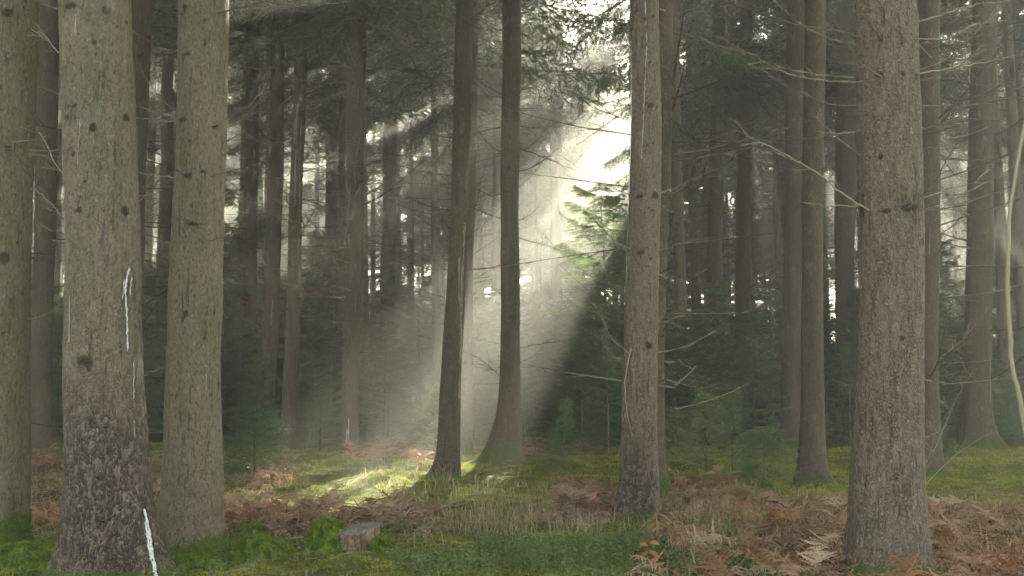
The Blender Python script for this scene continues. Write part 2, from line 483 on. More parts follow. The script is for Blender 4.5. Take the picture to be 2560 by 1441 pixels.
LIVE = []
for k in range(4):
    rg = np.random.default_rng(300 + k); G = Geo()
    bough_arrays(G, np.zeros(3), 0, 1.0, rg.uniform(-.3, .0), rg, npos=26, ntri=34, nl=.045, nw=.010, hang=.75, r0=.012, tw=.34, droop=.45)
    bough_arrays(G, np.array([.25, 0, -.03]), .5, .6, -.3, rg, npos=14, ntri=26, nl=.045, nw=.010, hang=.8, r0=.008, tw=.28, droop=.4)
    bough_arrays(G, np.array([.25, 0, -.03]), -.5, .6, -.3, rg, npos=14, ntri=26, nl=.045, nw=.010, hang=.8, r0=.008, tw=.28, droop=.4)
    LIVE.append(G.mesh('live_bough', [M_twig, M_needle]))

# ------------------------------------------------------------------ tall spruces
TREES = {}
def smooth_interp(z, zs, vs):
    o = np.argsort(zs); zs = np.asarray(zs)[o]; vs = np.asarray(vs)[o]
    return np.interp(z, zs, vs)

def flare_at(fl, a, h):
    o = np.zeros(len(a))
    for (ang, st, hh, wd) in fl:
        d = np.abs((a - ang + np.pi) % (2 * np.pi) - np.pi)
        o += st * np.exp(-np.maximum(h, -.1) / hh) * np.exp(-(d / wd) ** 2)
    return o

def trunk_mesh(cx, cy, r, z, seg, near, rg, flares, mossh, plateh, weth, scars, matl, peel=None):
    """cx, cy, r: arrays over heights z (root-local)"""
    th = np.linspace(0, 2 * np.pi, seg, endpoint=False) + np.pi / 2
    Zg, Tg = np.meshgrid(z, th, indexing='ij')
    Rr = np.repeat(r[:, None], seg, 1)
    fl = np.zeros_like(Rr)
    for (ang, st, hh, wd) in flares:
        d = np.abs((Tg - ang + np.pi) % (2 * np.pi) - np.pi)
        fl += st * np.exp(-np.maximum(Zg, -.1) / hh) * np.exp(-(d / wd) ** 2)
    Rr = Rr * (1 + fl)
    arc = (Tg - np.pi / 2) * .2
    sd = int(rg.integers(1000))
    Rr += (fbm(arc * 6, Zg * 1.2, sd, 3) - .5) * .03 * (Rr / .2)
    if near:
        Rr += (fbm(arc * 38, Zg * 16, sd + 3, 2) - .5) * .012
    scar = np.zeros_like(Rr)
    sn = fbm(arc * 45, Zg * 26, sd + 31, 3)
    for (a, h, s) in scars:
        ax, az = rg.uniform(.7, 1.5), rg.uniform(.55, 1.1)
        d = np.abs((Tg - a + np.pi) % (2 * np.pi) - np.pi) * Rr
        q = ((d / (s * ax)) ** 2 + ((Zg - h - .35 * d * (ax - 1)) / (s * az)) ** 2) * (.3 + 1.8 * sn)
        e = np.exp(-q)
        scar = np.maximum(scar, e)
        Rr += .35 * s * np.exp(-q * .5) - .3 * s * np.exp(-q * 2.5)
    X = cx[:, None] + Rr * np.cos(Tg); Y = cy[:, None] + Rr * np.sin(Tg)
    n1 = fbm(arc * 5, Zg * 1.6, sd + 9, 3)
    moss = np.clip((mossh * (.55 + .9 * n1) - Zg) / (mossh * .6 + .02), 0, 1) * 1.0
    moss = np.maximum(moss, np.clip(fl * .9 * (Zg < mossh * 2), 0, 1) * .6)
    plate = np.clip(plateh[0] + (plateh[1] - plateh[0]) * np.exp(-np.maximum(Zg, 0) / plateh[2]), 0, 1)
    wet = np.clip((weth - Zg) / .9 + .25 * (n1 - .5), 0, 1) * (1 if weth > 0 else 0)
    nr = len(z)
    i, j = np.meshgrid(np.arange(nr - 1), np.arange(seg), indexing='ij')
    a = i * seg + j; b = i * seg + (j + 1) % seg
    Q = np.stack([a, b, b + seg, a + seg], -1).reshape(-1, 4)
    G = Geo(); G.add(np.stack([X, Y, Zg], -1), None, Q)
    return G.mesh('trunk', matl, True, {'scar': scar, 'moss': moss, 'plate': plate, 'wet': wet})

def spruce(key, label, prof, base_py=None, depth=None, H=26, zc=11, near=False, flares=(), mossh=.15,
           plateh=(.15, .6, .8), weth=0, matl=None, scars_px=(), nscar=30, seg=None, group=None, crown=None, ext_top=None):
    rg = np.random.default_rng(sum(ord(c) * (i + 3) for i, c in enumerate(key)))
    if depth is None:
        depth = on_ground(1280, base_py)[1]
    pts = []
    for (py, l, r_) in prof:
        p = at_depth((l + r_) / 2, py, depth); wid = at_depth(r_, py, depth)[0] - at_depth(l, py, depth)[0]
        pts.append((p[2], p[0], wid / 2))
    pts.sort()
    zs, xs, rs = map(np.array, zip(*pts))
    bx = float(np.interp(0, zs, xs)); gz = float(gh(bx, depth))
    # beyond the frame: carry on along the lean, tapering to the top
    sl = (xs[-1] - xs[0]) / max(zs[-1] - zs[0], .1)
    sl = max(-.03, min(.03, sl)) * .6
    zt = np.linspace(zs[-1], H, 7)[1:]
    xs2 = xs[-1] + sl * (zt - zs[-1])
    r_top = rs[-1]
    rs2 = r_top * (1 - ((zt - zs[-1]) / (H - zs[-1])) ** 1.1) + .012
    z0 = -.25
    if zs[0] > .05:
        zs = np.concatenate([[z0], zs]); xs = np.concatenate([[xs[0] - sl * zs[1]], xs]); rs = np.concatenate([[rs[0] * 1.06], rs])
    ZS = np.concatenate([zs, zt]); XS = np.concatenate([xs, xs2]); RS = np.concatenate([rs, rs2])
    vis_top = at_depth(1280, -30, depth)[2]
    step = .03 if near else .09
    z = np.concatenate([np.arange(z0, min(vis_top + 1.6, H - 2), step), np.linspace(min(vis_top + 1.6, H - 2), H, 12)])
    k = 9 if near else 5
    def sm(v):
        w = np.interp(z, ZS, v)
        ker = np.ones(2 * k + 1) / (2 * k + 1)
        for _ in range(2):
            w = np.convolve(np.pad(w, k, mode='edge'), ker, 'valid')
        return w
    cx = sm(XS) - bx; r = np.maximum(sm(RS), .01)
    cx += .012 * np.sin(z * 1.3 + rg.uniform(0, 6)) * min(1, r.mean() / .1)
    cy = np.zeros_like(z)
    root = thing('spruce_tree', label, 'tree', (bx, depth, gz), 0, group)
    scars = []
    for (px, py, s) in scars_px:
        w = at_depth(px, py, depth - .2); h = w[2] - gz
        off = (w[0] - bx - np.interp(h, z, cx)) / max(np.interp(h, z, r), .02)
        off = max(-.97, min(.97, off))
        scars.append((-math.pi / 2 + math.asin(off), h, s))
    hh = 1.0
    knots = []
    while hh < vis_top:
        hh += rg.uniform(.28, .6)
        ph = rg.uniform(0, 6.28)
        for q in range(int(rg.integers(3, 6))):
            a = ph + q * 2.1 + rg.normal(0, .35); knots.append((a, hh + rg.normal(0, .04)))
            scars.append((a, knots[-1][1], rg.uniform(.012, .026) * (1 if not near else .8)))
    for q in range(nscar):
        scars.append((rg.uniform(0, 6.28), rg.uniform(.6, vis_top), rg.uniform(.006, .013)))
    fl = [(a, st * (1.6 if near else 1.25), hh * 1.25, wd) for (a, st, hh, wd) in flares] if key != 'B' else list(flares)
    if not fl:
        for q in range(5): fl.append((rg.uniform(0, 6.28), rg.uniform(.15, .6), rg.uniform(.10, .22), rg.uniform(.3, .6)))
    seg = seg or (110 if near else 40)
    me = trunk_mesh(cx, cy, r, z, seg, near, rg, fl, mossh, plateh, weth, scars, matl or (M_bark if near else M_bark_shade_tint))
    link('trunk', me, root)
    if mossh >= .12:
        N = int(2600 * (mossh / .3)) if near else int(900 * (mossh / .3))
        aa = rg.uniform(0, 6.28, N); h2 = rg.uniform(-.1, 1, N) ** 1.0 * mossh * 1.3
        rr = np.interp(h2, z, r) * (1 + flare_at(fl, aa, h2))
        n1 = vnoise(aa * 3, h2 * 8, 7)
        kk = rg.random(N) < np.clip(1.5 - 1.6 * h2 / (mossh * (.6 + n1)), 0, 1)
        aa, h2, rr = aa[kk], h2[kk], rr[kk]
        nrm = np.stack([np.cos(aa), np.sin(aa), np.full(len(aa), .35)], -1)
        Gm = Geo(); blades(Gm, np.stack([np.interp(h2, z, cx) + rr * np.cos(aa), rr * np.sin(aa), h2], -1), nrm + rg.normal(0, .6, (len(aa), 3)), rg.uniform(.015, .04, len(aa)), rg.uniform(.007, .013, len(aa)) * (1 if near else 1.6), 0, rg)
        tag(link('moss', Gm.mesh('moss', M_mossd), root), kind='stuff')
    t = dict(flares=fl, root=root, depth=depth, bx=bx, gz=gz, z=z, cx=cx, r=r, H=H, zc=zc, knots=knots, rg=rg, vis_top=vis_top, near=near)
    TREES[key] = t
    arr = crown or (CROWN_NEAR if near else CROWN_NEAR + CROWN_FAR)
    ci = int(rg.integers(len(arr)))
    A = arr[ci]
    sc = (H - zc) / A[0][:, 2].max()
    xo = float(np.interp(zc, z, cx))
    crown_object(root, A, id(A), (xo, 0, zc), rg.uniform(0, 6.28), (sc * 1.4, sc * 1.4, sc))
    return t

def surf_r(t, a, h):
    return float(np.interp(h, t['z'], t['r'])) * (1 + float(flare_at(t['flares'], np.array([a]), np.array([h]))[0]))

def surf(t, a, h):
    r = float(np.interp(h, t['z'], t['r'])); x = float(np.interp(h, t['z'], t['cx']))
    return (x + r * .93 * math.cos(a), r * .93 * math.sin(a), h)

def random_dead(t, keep=.6, lo=.4, hi=1.5, hmin=1.3, hmax=99, front=1.0, stub=.25):
    rg = t['rg']; n = 0
    for (a, h) in t['knots']:
        if h < hmin or h > min(hmax, t['vis_top']) or rg.random() > keep or n > 95: continue
        if math.sin(a) < -.3 and rg.random() > front: continue
        n += 1
        e = np.array([[t['bx'] + math.cos(a) * q, t['depth'] + math.sin(a) * q, h] for q in (.3, .8)])
        if in_gap(e).any() and rg.random() < .75: continue
        if rg.random() < stub:
            link('branch_stub', STUB[int(rg.integers(3))], t['root'], surf(t, a, h), (0, rg.uniform(-.5, .4), a), rg.uniform(.5, 1.3)); continue
        s = rg.uniform(lo, hi)
        link('dead_branch', DEAD[int(rg.integers(12))], t['root'], surf(t, a, h), (rg.normal(0, .3), rg.uniform(-.45, .25), a), (s, s, s))

def px_branches(t, lst, mat_default=None):
    rg = t['rg']
    for e in lst:
        pl, r0 = e[0], e[1] * .66; yo = e[2] if len(e) > 2 else 0.0; mt = e[3] if len(e) > 3 else M_twig_pale
        ntw = e[4] if len(e) > 4 else 12
        # yo > 0: leans away behind the trunk plane, < 0 towards the camera
        h0 = at_depth(*pl[0], t['depth'])
        inside = abs(h0[0] - t['bx'] - np.interp(h0[2] - t['gz'], t['z'], t['cx'])) / np.interp(h0[2] - t['gz'], t['z'], t['r'])
        rloc = float(np.interp(h0[2] - t['gz'], t['z'], t['r']))
        y0 = -rloc * math.sqrt(max(0, 1 - min(inside, 1) ** 2)) if yo <= 0 else 0
        P = []
        for i, (px, py) in enumerate(pl):
            f = i / (len(pl) - 1)
            P.append(at_depth(px, py, t['depth'] + y0 + yo * f))
        P = np.array(P)
        s = np.linspace(0, len(P) - 1, 4 * len(P))
        Q = np.stack([np.interp(s, np.arange(len(P)), P[:, k]) for k in range(3)], -1)
        for _ in range(3):
            Q[1:-1] = (Q[:-2] + 2 * Q[1:-1] + Q[2:]) / 4
        Q[1:-1] += rg.normal(0, .004, (len(Q) - 2, 3))
        # root it inside the bark
        Q[0] = Q[0] + (Q[0] - Q[1]) * .6
        o = np.array(t['root'].location)
        G = Geo(); branch_geo(G, Q - o, r0, max(.002, r0 * .24), rg, ntw=ntw, tl=.22, seg=6)
        link('dead_branch', G.mesh('dead_branch', mt), t['root'])

def resin(t, lst, wid=.008, m=None, name='resin_streak', flat=.5):
    rg = t['rg']
    for pl in lst:
        w = wid
        if isinstance(pl, tuple): pl, w = pl
        P = []
        N = max(6, int(abs(pl[-1][1] - pl[0][1]) / 5))
        ys = np.linspace(pl[0][1], pl[-1][1], N); xs = np.interp(ys, [p[1] for p in pl], [p[0] for p in pl])
        for px, py in zip(xs, ys):
            q = at_depth(px + rg.normal(0, .4), py, t['depth'] - .17); h = q[2] - t['gz']
            r = float(np.interp(h, t['z'], t['r'])); c = float(np.interp(h, t['z'], t['cx']))
            aa = np.linspace(-math.pi / 2 - 1.45, -math.pi / 2 + 1.45, 240)
            ra = r * (1 + flare_at(t['flares'], aa, np.full(240, h)))
            a = float(aa[int(np.argmin(np.abs(c + ra * np.cos(aa) - (q[0] - t['bx'])) - .04 * np.sin(-aa)))])
            rr = surf_r(t, a, h) + .002
            P.append((c + rr * math.cos(a), rr * math.sin(a), h))
        P = np.array(P)
        rad = w * (.35 + .75 * vnoise(np.arange(N) * .45, np.zeros(N), int(rg.integers(99)))); rad[0] = rad[-1] = .001
        G = Geo(); tube(G, P, rad, 6)
        link(name, G.mesh(name, m or M_resin, True), t['root'])

F_ = lambda deg, st, hh=.18, wd=.45: (R(deg), st, hh, wd)
SPR = 'spruces standing in the misty forest'
# ---- near trunks
tA = spruce('A', 'thick olive spruce cut off by the left edge of the photo', [(0, -62, 92), (300, -66, 86), (600, -76, 76), (900, -90, 67), (1150, -98, 62), (1340, -104, 66)],
            1400, H=27, zc=7, near=True, flares=[F_(-60, .7, .2), F_(-100, .5, .15), F_(200, .5), F_(80, .5)], mossh=.45, plateh=(.1, .7, .7),
            scars_px=[(12, 645, .05), (22, 35, .035), (20, 372, .03), (22, 133, .02)], group=SPR)
tB = spruce('B', 'broad spruce with blackened scaly base and white resin streak', [(0, 152, 326), (300, 159, 333), (600, 163, 342), (900, 164, 352), (1100, 165, 362), (1300, 164, 378), (1440, 160, 392)],
            1452, H=28, zc=7, near=True, flares=[F_(-28, 1.35, .34, .34), F_(-150, .55, .16, .4), F_(-95, .35, .14, .4), F_(90, .6), F_(20, .5)], mossh=.12,
            plateh=(.25, 1.0, 1.3), weth=1.7, matl=M_bark_pink,
            scars_px=[(185, 22, .035), (268, 28, .035), (176, 295, .04), (304, 285, .04), (240, 325, .05), (205, 528, .035), (306, 525, .04), (330, 40, .02), (222, 905, .05), (190, 390, .02)], group=SPR)
tD = spruce('D', 'smooth olive grey spruce beside the broad black based trunk', [(0, 446, 571), (300, 440, 559), (600, 430, 555), (900, 419, 550), (1100, 414, 554), (1300, 406, 562)],
            1385, H=27, zc=7, near=True, flares=[F_(-40, .6, .16), F_(-140, .35, .15), F_(-90, .3, .12), F_(80, .5), F_(190, .4)], mossh=.28, plateh=(.05, .75, .55),
            scars_px=[(463, 20, .03), (470, 135, .035), (455, 300, .03), (533, 312, .03), (505, 428, .02), (472, 442, .03), (484, 560, .04), (465, 785, .025), (526, 777, .025),
                      (508, 845, .022), (512, 53, .018), (430, 985, .025), (520, 990, .025), (545, 348, .015), (480, 1010, .02)], group=SPR)
tU = spruce('U', 'thick pinkish spruce with many pale bare branches reaching both ways', [(0, 2140, 2291), (300, 2146, 2297), (600, 2145, 2300), (900, 2144, 2303), (1200, 2131, 2310), (1420, 2121, 2319)],
            1440, H=28, zc=7, near=True, flares=[F_(-35, .25, .12), F_(-140, .3, .14), F_(-90, .2, .12), F_(80, .4)], mossh=.10, plateh=(.75, 1.0, 1.4), weth=.35, matl=M_bark_pink,
            scars_px=[(2200, 97, .035), (2198, 188, .03), (2253, 190, .03), (2165, 520, .05), (2270, 522, .05), (2215, 530, .03), (2203, 392, .025), (2210, 290, .02), (2290, 190, .03)], group=SPR)
tO = spruce('O', 'reddish brown spruce with a long white resin drip in the upper middle', [(0, 1578, 1649), (300, 1574, 1650), (600, 1566, 1648), (900, 1561, 1646), (1100, 1556, 1646), (1280, 1548, 1650)],
            1300, H=26, zc=8, near=True, flares=[F_(-150, .8, .16, .4), F_(-60, .25), F_(80, .4)], mossh=.16, plateh=(.45, .95, 1.1), weth=1.1, matl=M_bark_pink,
            scars_px=[(1600, 488, .035), (1640, 488, .035), (1600, 630, .035), (1630, 262, .025), (1583, 62, .035), (1625, 865, .035), (1640, 535, .018), (1640, 610, .02), (1597, 362, .015), (1640, 408, .015), (1612, 45, .02)], seg=80, group=SPR)
# ---- middle trunks
tM = spruce('M', 'slender leaning spruce with a dark split down its side', [(0, 1141, 1183), (300, 1135, 1180), (600, 1121, 1166), (900, 1105, 1156), (1100, 1097, 1151), (1185, 1091, 1153)],
            1197, H=25, zc=9.3, flares=[F_(-150, 1.1, .14, .4), F_(-60, .3), F_(80, .4)], mossh=.12, plateh=(.1, .6, .6), weth=.75, seg=64, group=SPR)
tN = spruce('N', 'spruce with a curved mossy foot at the right edge of the sunbeam', [(0, 1255, 1301), (300, 1254, 1301), (600, 1252, 1297), (850, 1249, 1298), (1000, 1247, 1302), (1060, 1244, 1303), (1100, 1236, 1304), (1130, 1222, 1306), (1152, 1200, 1309), (1166, 1182, 1312)],
            1166, H=25, zc=9.3, flares=[F_(-165, .7, .1, .4), F_(-30, .35, .1), F_(-100, .3), F_(80, .4)], mossh=.38, plateh=(.1, .5, .6), weth=.6, seg=64, group=SPR)
tO2 = spruce('O2', 'dark spruce half hidden behind the resin dripped reddish trunk', [(0, 1632, 1683), (600, 1622, 1671), (900, 1615, 1662), (1200, 1606, 1660)], 1235, H=26, zc=9,
             flares=[F_(-30, .9, .2), F_(180, .3)], mossh=.4, group=SPR)
tM2 = spruce('M2', 'hazy spruce half hidden behind the leaning split trunk', [(0, 1158, 1199), (600, 1146, 1185), (1000, 1141, 1181)], 1118, H=25, zc=8, group=SPR)
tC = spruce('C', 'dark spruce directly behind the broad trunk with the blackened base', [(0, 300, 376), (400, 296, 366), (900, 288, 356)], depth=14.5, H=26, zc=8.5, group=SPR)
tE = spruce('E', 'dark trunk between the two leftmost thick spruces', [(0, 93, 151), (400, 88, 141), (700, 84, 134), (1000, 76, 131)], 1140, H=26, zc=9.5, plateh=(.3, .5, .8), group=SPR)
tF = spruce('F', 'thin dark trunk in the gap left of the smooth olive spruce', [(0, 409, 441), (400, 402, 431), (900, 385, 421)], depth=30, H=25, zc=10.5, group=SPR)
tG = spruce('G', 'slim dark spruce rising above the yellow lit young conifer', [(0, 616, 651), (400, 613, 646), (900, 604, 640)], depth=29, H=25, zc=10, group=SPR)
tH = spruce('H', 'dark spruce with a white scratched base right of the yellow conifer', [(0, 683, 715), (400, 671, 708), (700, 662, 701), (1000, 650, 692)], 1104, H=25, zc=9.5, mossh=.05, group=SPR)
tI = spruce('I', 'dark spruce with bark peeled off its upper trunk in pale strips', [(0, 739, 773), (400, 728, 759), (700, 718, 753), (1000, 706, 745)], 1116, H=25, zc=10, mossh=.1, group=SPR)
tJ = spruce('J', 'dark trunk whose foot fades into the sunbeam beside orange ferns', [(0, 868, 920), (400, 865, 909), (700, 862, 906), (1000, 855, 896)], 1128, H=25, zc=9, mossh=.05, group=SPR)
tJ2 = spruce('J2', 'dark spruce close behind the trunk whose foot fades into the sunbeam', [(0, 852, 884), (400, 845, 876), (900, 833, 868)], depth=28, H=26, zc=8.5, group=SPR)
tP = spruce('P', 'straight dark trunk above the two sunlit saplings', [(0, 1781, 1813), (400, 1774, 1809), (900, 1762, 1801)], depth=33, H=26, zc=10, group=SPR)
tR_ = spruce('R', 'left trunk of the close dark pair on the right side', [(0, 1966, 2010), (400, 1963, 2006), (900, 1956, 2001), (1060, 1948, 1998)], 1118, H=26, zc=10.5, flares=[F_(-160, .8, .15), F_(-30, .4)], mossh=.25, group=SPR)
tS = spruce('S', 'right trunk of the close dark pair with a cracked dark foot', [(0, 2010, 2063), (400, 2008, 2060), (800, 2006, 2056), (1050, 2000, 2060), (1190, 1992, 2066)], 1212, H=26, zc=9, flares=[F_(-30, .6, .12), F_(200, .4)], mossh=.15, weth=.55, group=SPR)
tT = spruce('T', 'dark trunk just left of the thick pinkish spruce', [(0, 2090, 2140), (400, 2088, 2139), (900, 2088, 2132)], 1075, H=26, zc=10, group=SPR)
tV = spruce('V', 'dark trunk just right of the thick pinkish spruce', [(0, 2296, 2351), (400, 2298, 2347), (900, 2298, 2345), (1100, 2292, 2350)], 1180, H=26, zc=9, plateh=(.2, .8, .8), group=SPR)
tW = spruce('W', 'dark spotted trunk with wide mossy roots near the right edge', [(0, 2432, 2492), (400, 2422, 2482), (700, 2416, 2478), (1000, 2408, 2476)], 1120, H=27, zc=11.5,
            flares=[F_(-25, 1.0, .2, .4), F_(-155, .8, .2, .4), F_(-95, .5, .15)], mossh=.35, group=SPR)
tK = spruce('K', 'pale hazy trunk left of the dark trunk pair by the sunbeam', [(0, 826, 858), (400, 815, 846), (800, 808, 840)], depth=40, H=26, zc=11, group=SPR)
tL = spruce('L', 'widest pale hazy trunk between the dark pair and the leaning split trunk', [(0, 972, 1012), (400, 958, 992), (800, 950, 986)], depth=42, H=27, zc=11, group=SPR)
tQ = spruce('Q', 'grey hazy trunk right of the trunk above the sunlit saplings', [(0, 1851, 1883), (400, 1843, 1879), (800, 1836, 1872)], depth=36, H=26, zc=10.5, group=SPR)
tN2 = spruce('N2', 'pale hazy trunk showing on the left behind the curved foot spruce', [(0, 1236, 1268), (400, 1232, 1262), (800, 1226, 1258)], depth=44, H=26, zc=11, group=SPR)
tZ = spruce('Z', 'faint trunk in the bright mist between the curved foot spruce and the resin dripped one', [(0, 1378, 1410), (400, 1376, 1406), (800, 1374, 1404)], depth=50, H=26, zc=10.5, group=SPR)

# dead branches
random_dead(tC, .5, .5, 1.2); random_dead(tE, .75, .5, 1.5, front=.8); random_dead(tF, .7, .6, 1.6)
for t in (tG, tH, tJ): random_dead(t, .8, .5, 1.7, front=.6)
random_dead(tI, .7, .5, 1.5, front=.6); random_dead(tJ2, .7, .6, 1.7); random_dead(tP, .75, .5, 1.7, front=.5)
random_dead(tR_, .5, .4, 1.0, front=.3); random_dead(tS, .35, .3, .8, front=.2, stub=.5); random_dead(tT, .6, .4, 1.2, front=.4)
random_dead(tV, .6, .4, 1.3, front=.3, stub=.4); random_dead(tW, .7, .5, 1.8, front=.3)
random_dead(tN, .75, .35, 1.2, hmin=1.0, front=.25, stub=.3); random_dead(tM, .5, .35, 1.1, front=.15, stub=.35); random_dead(tM2, .8, .5, 1.5)
random_dead(tO2, .6, .5, 1.4)
for t in (tK, tL, tQ, tN2, tZ): random_dead(t, .5, .7, 1.8)
for t in (tA, tB, tD, tO, tU): random_dead(t, .10, .2, .5, hmin=1.5, front=.3, stub=.6)

px_branches(tU, [
    ([(2145, 92), (2090, 76), (2020, 68), (1930, 45), (1860, 20), (1770, -4)], .011, -.3),
    ([(2140, 112), (2062, 93), (1992, 57), (1932, -2)], .010, .5),
    ([(2150, 205), (2080, 205), (2010, 195), (1950, 178), (1900, 150), (1850, 125), (1780, 88)], .012, -.4),
    ([(2146, 196), (2060, 189), (1990, 178), (1925, 160)], .010, .3),
    ([(2146, 265), (2080, 265), (2020, 241), (1960, 215), (1900, 172), (1840, 140)], .010, .2),
    ([(2166, 522), (2110, 490), (2050, 435), (1980, 395), (1920, 365), (1870, 342), (1840, 300)], .012, -.5),
    ([(2146, 387), (2090, 340), (2060, 310), (2025, 283)], .006, .4),
    ([(2148, 326), (2100, 335), (2042, 329)], .006, -.1), ([(2198, 189), (2145, 152), (2112, 92), (2062, 8)], .010, -.5, M_twig),
    ([(2202, 96), (2172, 56), (2140, 8)], .010, -.4, M_twig), ([(2146, 515), (2062, 515), (1998, 502)], .006, .3),
    ([(2290, 57), (2360, 36), (2430, 13), (2525, 2), (2600, -6)], .011, -.3),
    ([(2288, 182), (2370, 150), (2440, 82), (2490, 15), (2502, -30)], .010, -.3, M_twig),
    ([(2290, 186), (2390, 169), (2470, 155), (2570, 132)], .010, .2),
    ([(2290, 204), (2356, 190), (2420, 150), (2470, 100), (2486, 28)], .008, -.5),
    ([(2292, 264), (2400, 266), (2480, 256), (2570, 240)], .009, .2),
    ([(2262, 524), (2330, 470), (2362, 410), (2396, 352)], .011, -.5, M_twig),
    ([(2292, 527), (2350, 516), (2420, 476), (2480, 450), (2570, 398)], .010, -.2),
    ([(2292, 533), (2400, 515), (2480, 486), (2570, 453)], .010, .3),
    ([(2290, 503), (2380, 470), (2440, 460), (2476, 408)], .008, -.3), ([(2292, 370), (2330, 369), (2362, 373)], .005, -.1),
    ([(2292, 330), (2380, 300), (2450, 296), (2520, 310)], .006, .5), ([(2290, 98), (2360, 100), (2440, 60), (2520, 50)], .006, .7)])
px_branches(tO, [
    ([(1585, 492), (1530, 470), (1470, 436), (1400, 388)], .008, .2), ([(1575, 622), (1500, 590), (1430, 560), (1390, 525), (1355, 488)], .008, -.2),
    ([(1584, 266), (1520, 262), (1455, 255)], .006, .2), ([(1580, 262), (1530, 240), (1478, 208)], .006, .4),
    ([(1572, 722), (1500, 705), (1440, 665), (1390, 620), (1340, 568)], .008, .2), ([(1570, 802), (1515, 778), (1490, 745), (1440, 700), (1390, 655)], .006, -.3),
    ([(1570, 882), (1530, 850), (1502, 795), (1484, 752)], .007, -.2), ([(1570, 806), (1500, 795), (1430, 760), (1398, 728)], .006, .4),
    ([(1602, 631), (1582, 612), (1563, 592)], .009, -.3, M_twig), ([(1632, 264), (1638, 200), (1650, 130), (1656, 88)], .008, -.12, M_twig, 2),
    ([(1640, 487), (1700, 466), (1740, 445), (1787, 424)], .008, -.2), ([(1640, 722), (1720, 700), (1780, 665), (1837, 624)], .008, -.2),
    ([(1640, 812), (1710, 790), (1760, 760), (1817, 724)], .007, .2), ([(1640, 882), (1710, 870), (1750, 850), (1787, 826)], .008, -.2),
    ([(1640, 628), (1700, 610), (1772, 594)], .006, .4), ([(1577, 875), (1561, 960), (1566, 1030), (1581, 1090)], .009, -.06, M_twig_pale, 1),
    ([(1640, 335), (1700, 250), (1740, 200), (1790, 120)], .007, .5, M_twig), ([(1640, 290), (1690, 180), (1700, 120), (1720, 60)], .007, .6, M_twig)])
px_branches(tD, [
    ([(470, 136), (440, 128), (400, 120), (360, 96), (325, 74)], .010, -.3), ([(458, 300), (400, 282), (328, 262)], .010, -.2), ([(452, 305), (380, 298), (333, 297)], .009, .2),
    ([(473, 442), (435, 426), (410, 400), (375, 352)], .008, -.3, M_twig), ([(440, 446), (380, 438), (333, 428)], .010, .1), ([(440, 566), (385, 558), (338, 551)], .009, -.2),
    ([(440, 610), (380, 600), (338, 611)], .008, .2), ([(440, 608), (370, 590), (338, 574)], .009, -.2), ([(486, 562), (463, 548), (455, 528)], .010, -.2, M_twig, 2),
    ([(500, 560), (470, 552), (432, 545)], .006, -.2, M_twig, 2),
    ([(534, 314), (580, 290), (640, 255), (672, 180)], .010, -.3), ([(550, 32), (640, 10), (702, -6)], .011, -.2), ([(530, 440), (590, 425), (642, 411)], .007, -.3), ([(522, 602), (570, 590), (602, 570)], .007, -.3),
    ([(540, 330), (600, 310), (660, 240), (740, 160)], .006, .5), ([(445, 280), (390, 240), (340, 150)], .007, .5, M_twig), ([(440, 620), (390, 640), (350, 640)], .006, .3, M_twig)])
px_branches(tB, [
    ([(200, 357), (150, 378), (80, 378), (4, 369)], .009, -.25), ([(170, 247), (130, 230), (90, 210)], .008, .3), ([(172, 586), (110, 570), (84, 552)], .007, .3), ([(172, 560), (120, 500), (85, 470)], .005, .5),
    ([(170, 460), (130, 390), (92, 320)], .006, .6), ([(165, 150), (120, 100), (92, 60)], .006, .6), ([(160, 28), (130, 20), (96, 2)], .006, .4),
    ([(178, 300), (172, 270), (163, 255)], .011, -.12, M_twig, 1)])
px_branches(tA, [([(33, 372), (30, 325), (60, 318), (98, 311)], .007, -.15), ([(22, 40), (2, 15), (-20, -10)], .010, -.2, M_twig), ([(35, 355), (90, 350), (112, 344)], .005, -.2), ([(20, 133), (0, 125), (-20, 110)], .007, -.2, M_twig),
                 ([(70, 640), (110, 660), (140, 600)], .005, .5), ([(66, 800), (110, 790), (158, 755)], .006, .4), ([(64, 880), (100, 890), (150, 855)], .005, .5)])
px_branches(tM, [([(1128, 526), (1080, 520), (1044, 504)], .010, -.2, M_twig), ([(1118, 747), (1080, 735), (1056, 724)], .014, -.3, M_twig), ([(1116, 802), (1085, 792), (1053, 774)], .010, -.2, M_twig),
                 ([(1114, 853), (1080, 848), (1042, 837)], .008, -.2, M_twig), ([(1126, 676), (1060, 672)], .007, -.1, M_twig, 2), ([(1134, 442), (1060, 430), (980, 410), (950, 398)], .011, .3, M_twig),
                 ([(1136, 346), (1040, 330), (960, 308)], .011, .4, M_twig), ([(1140, 200), (1060, 205), (970, 225), (920, 260)], .013, .5, M_twig, 14)])
px_branches(tN, [([(1292, 908), (1330, 895), (1358, 868)], .010, -.2, M_twig), ([(1292, 822), (1335, 807)], .008, -.1, M_twig, 2), ([(1256, 822), (1218, 809)], .007, -.1, M_twig, 2), ([(1256, 862), (1213, 852)], .006, -.1, M_twig, 1),
                 ([(1292, 472), (1330, 440), (1352, 413)], .010, -.2, M_twig), ([(1292, 377), (1350, 365), (1372, 318)], .009, .2, M_twig), ([(1294, 272), (1357, 271)], .008, -.2, M_twig), ([(1294, 207), (1380, 195), (1432, 178)], .010, .3, M_twig),
                 ([(1294, 552), (1315, 547)], .01, -.1, M_twig, 0)])
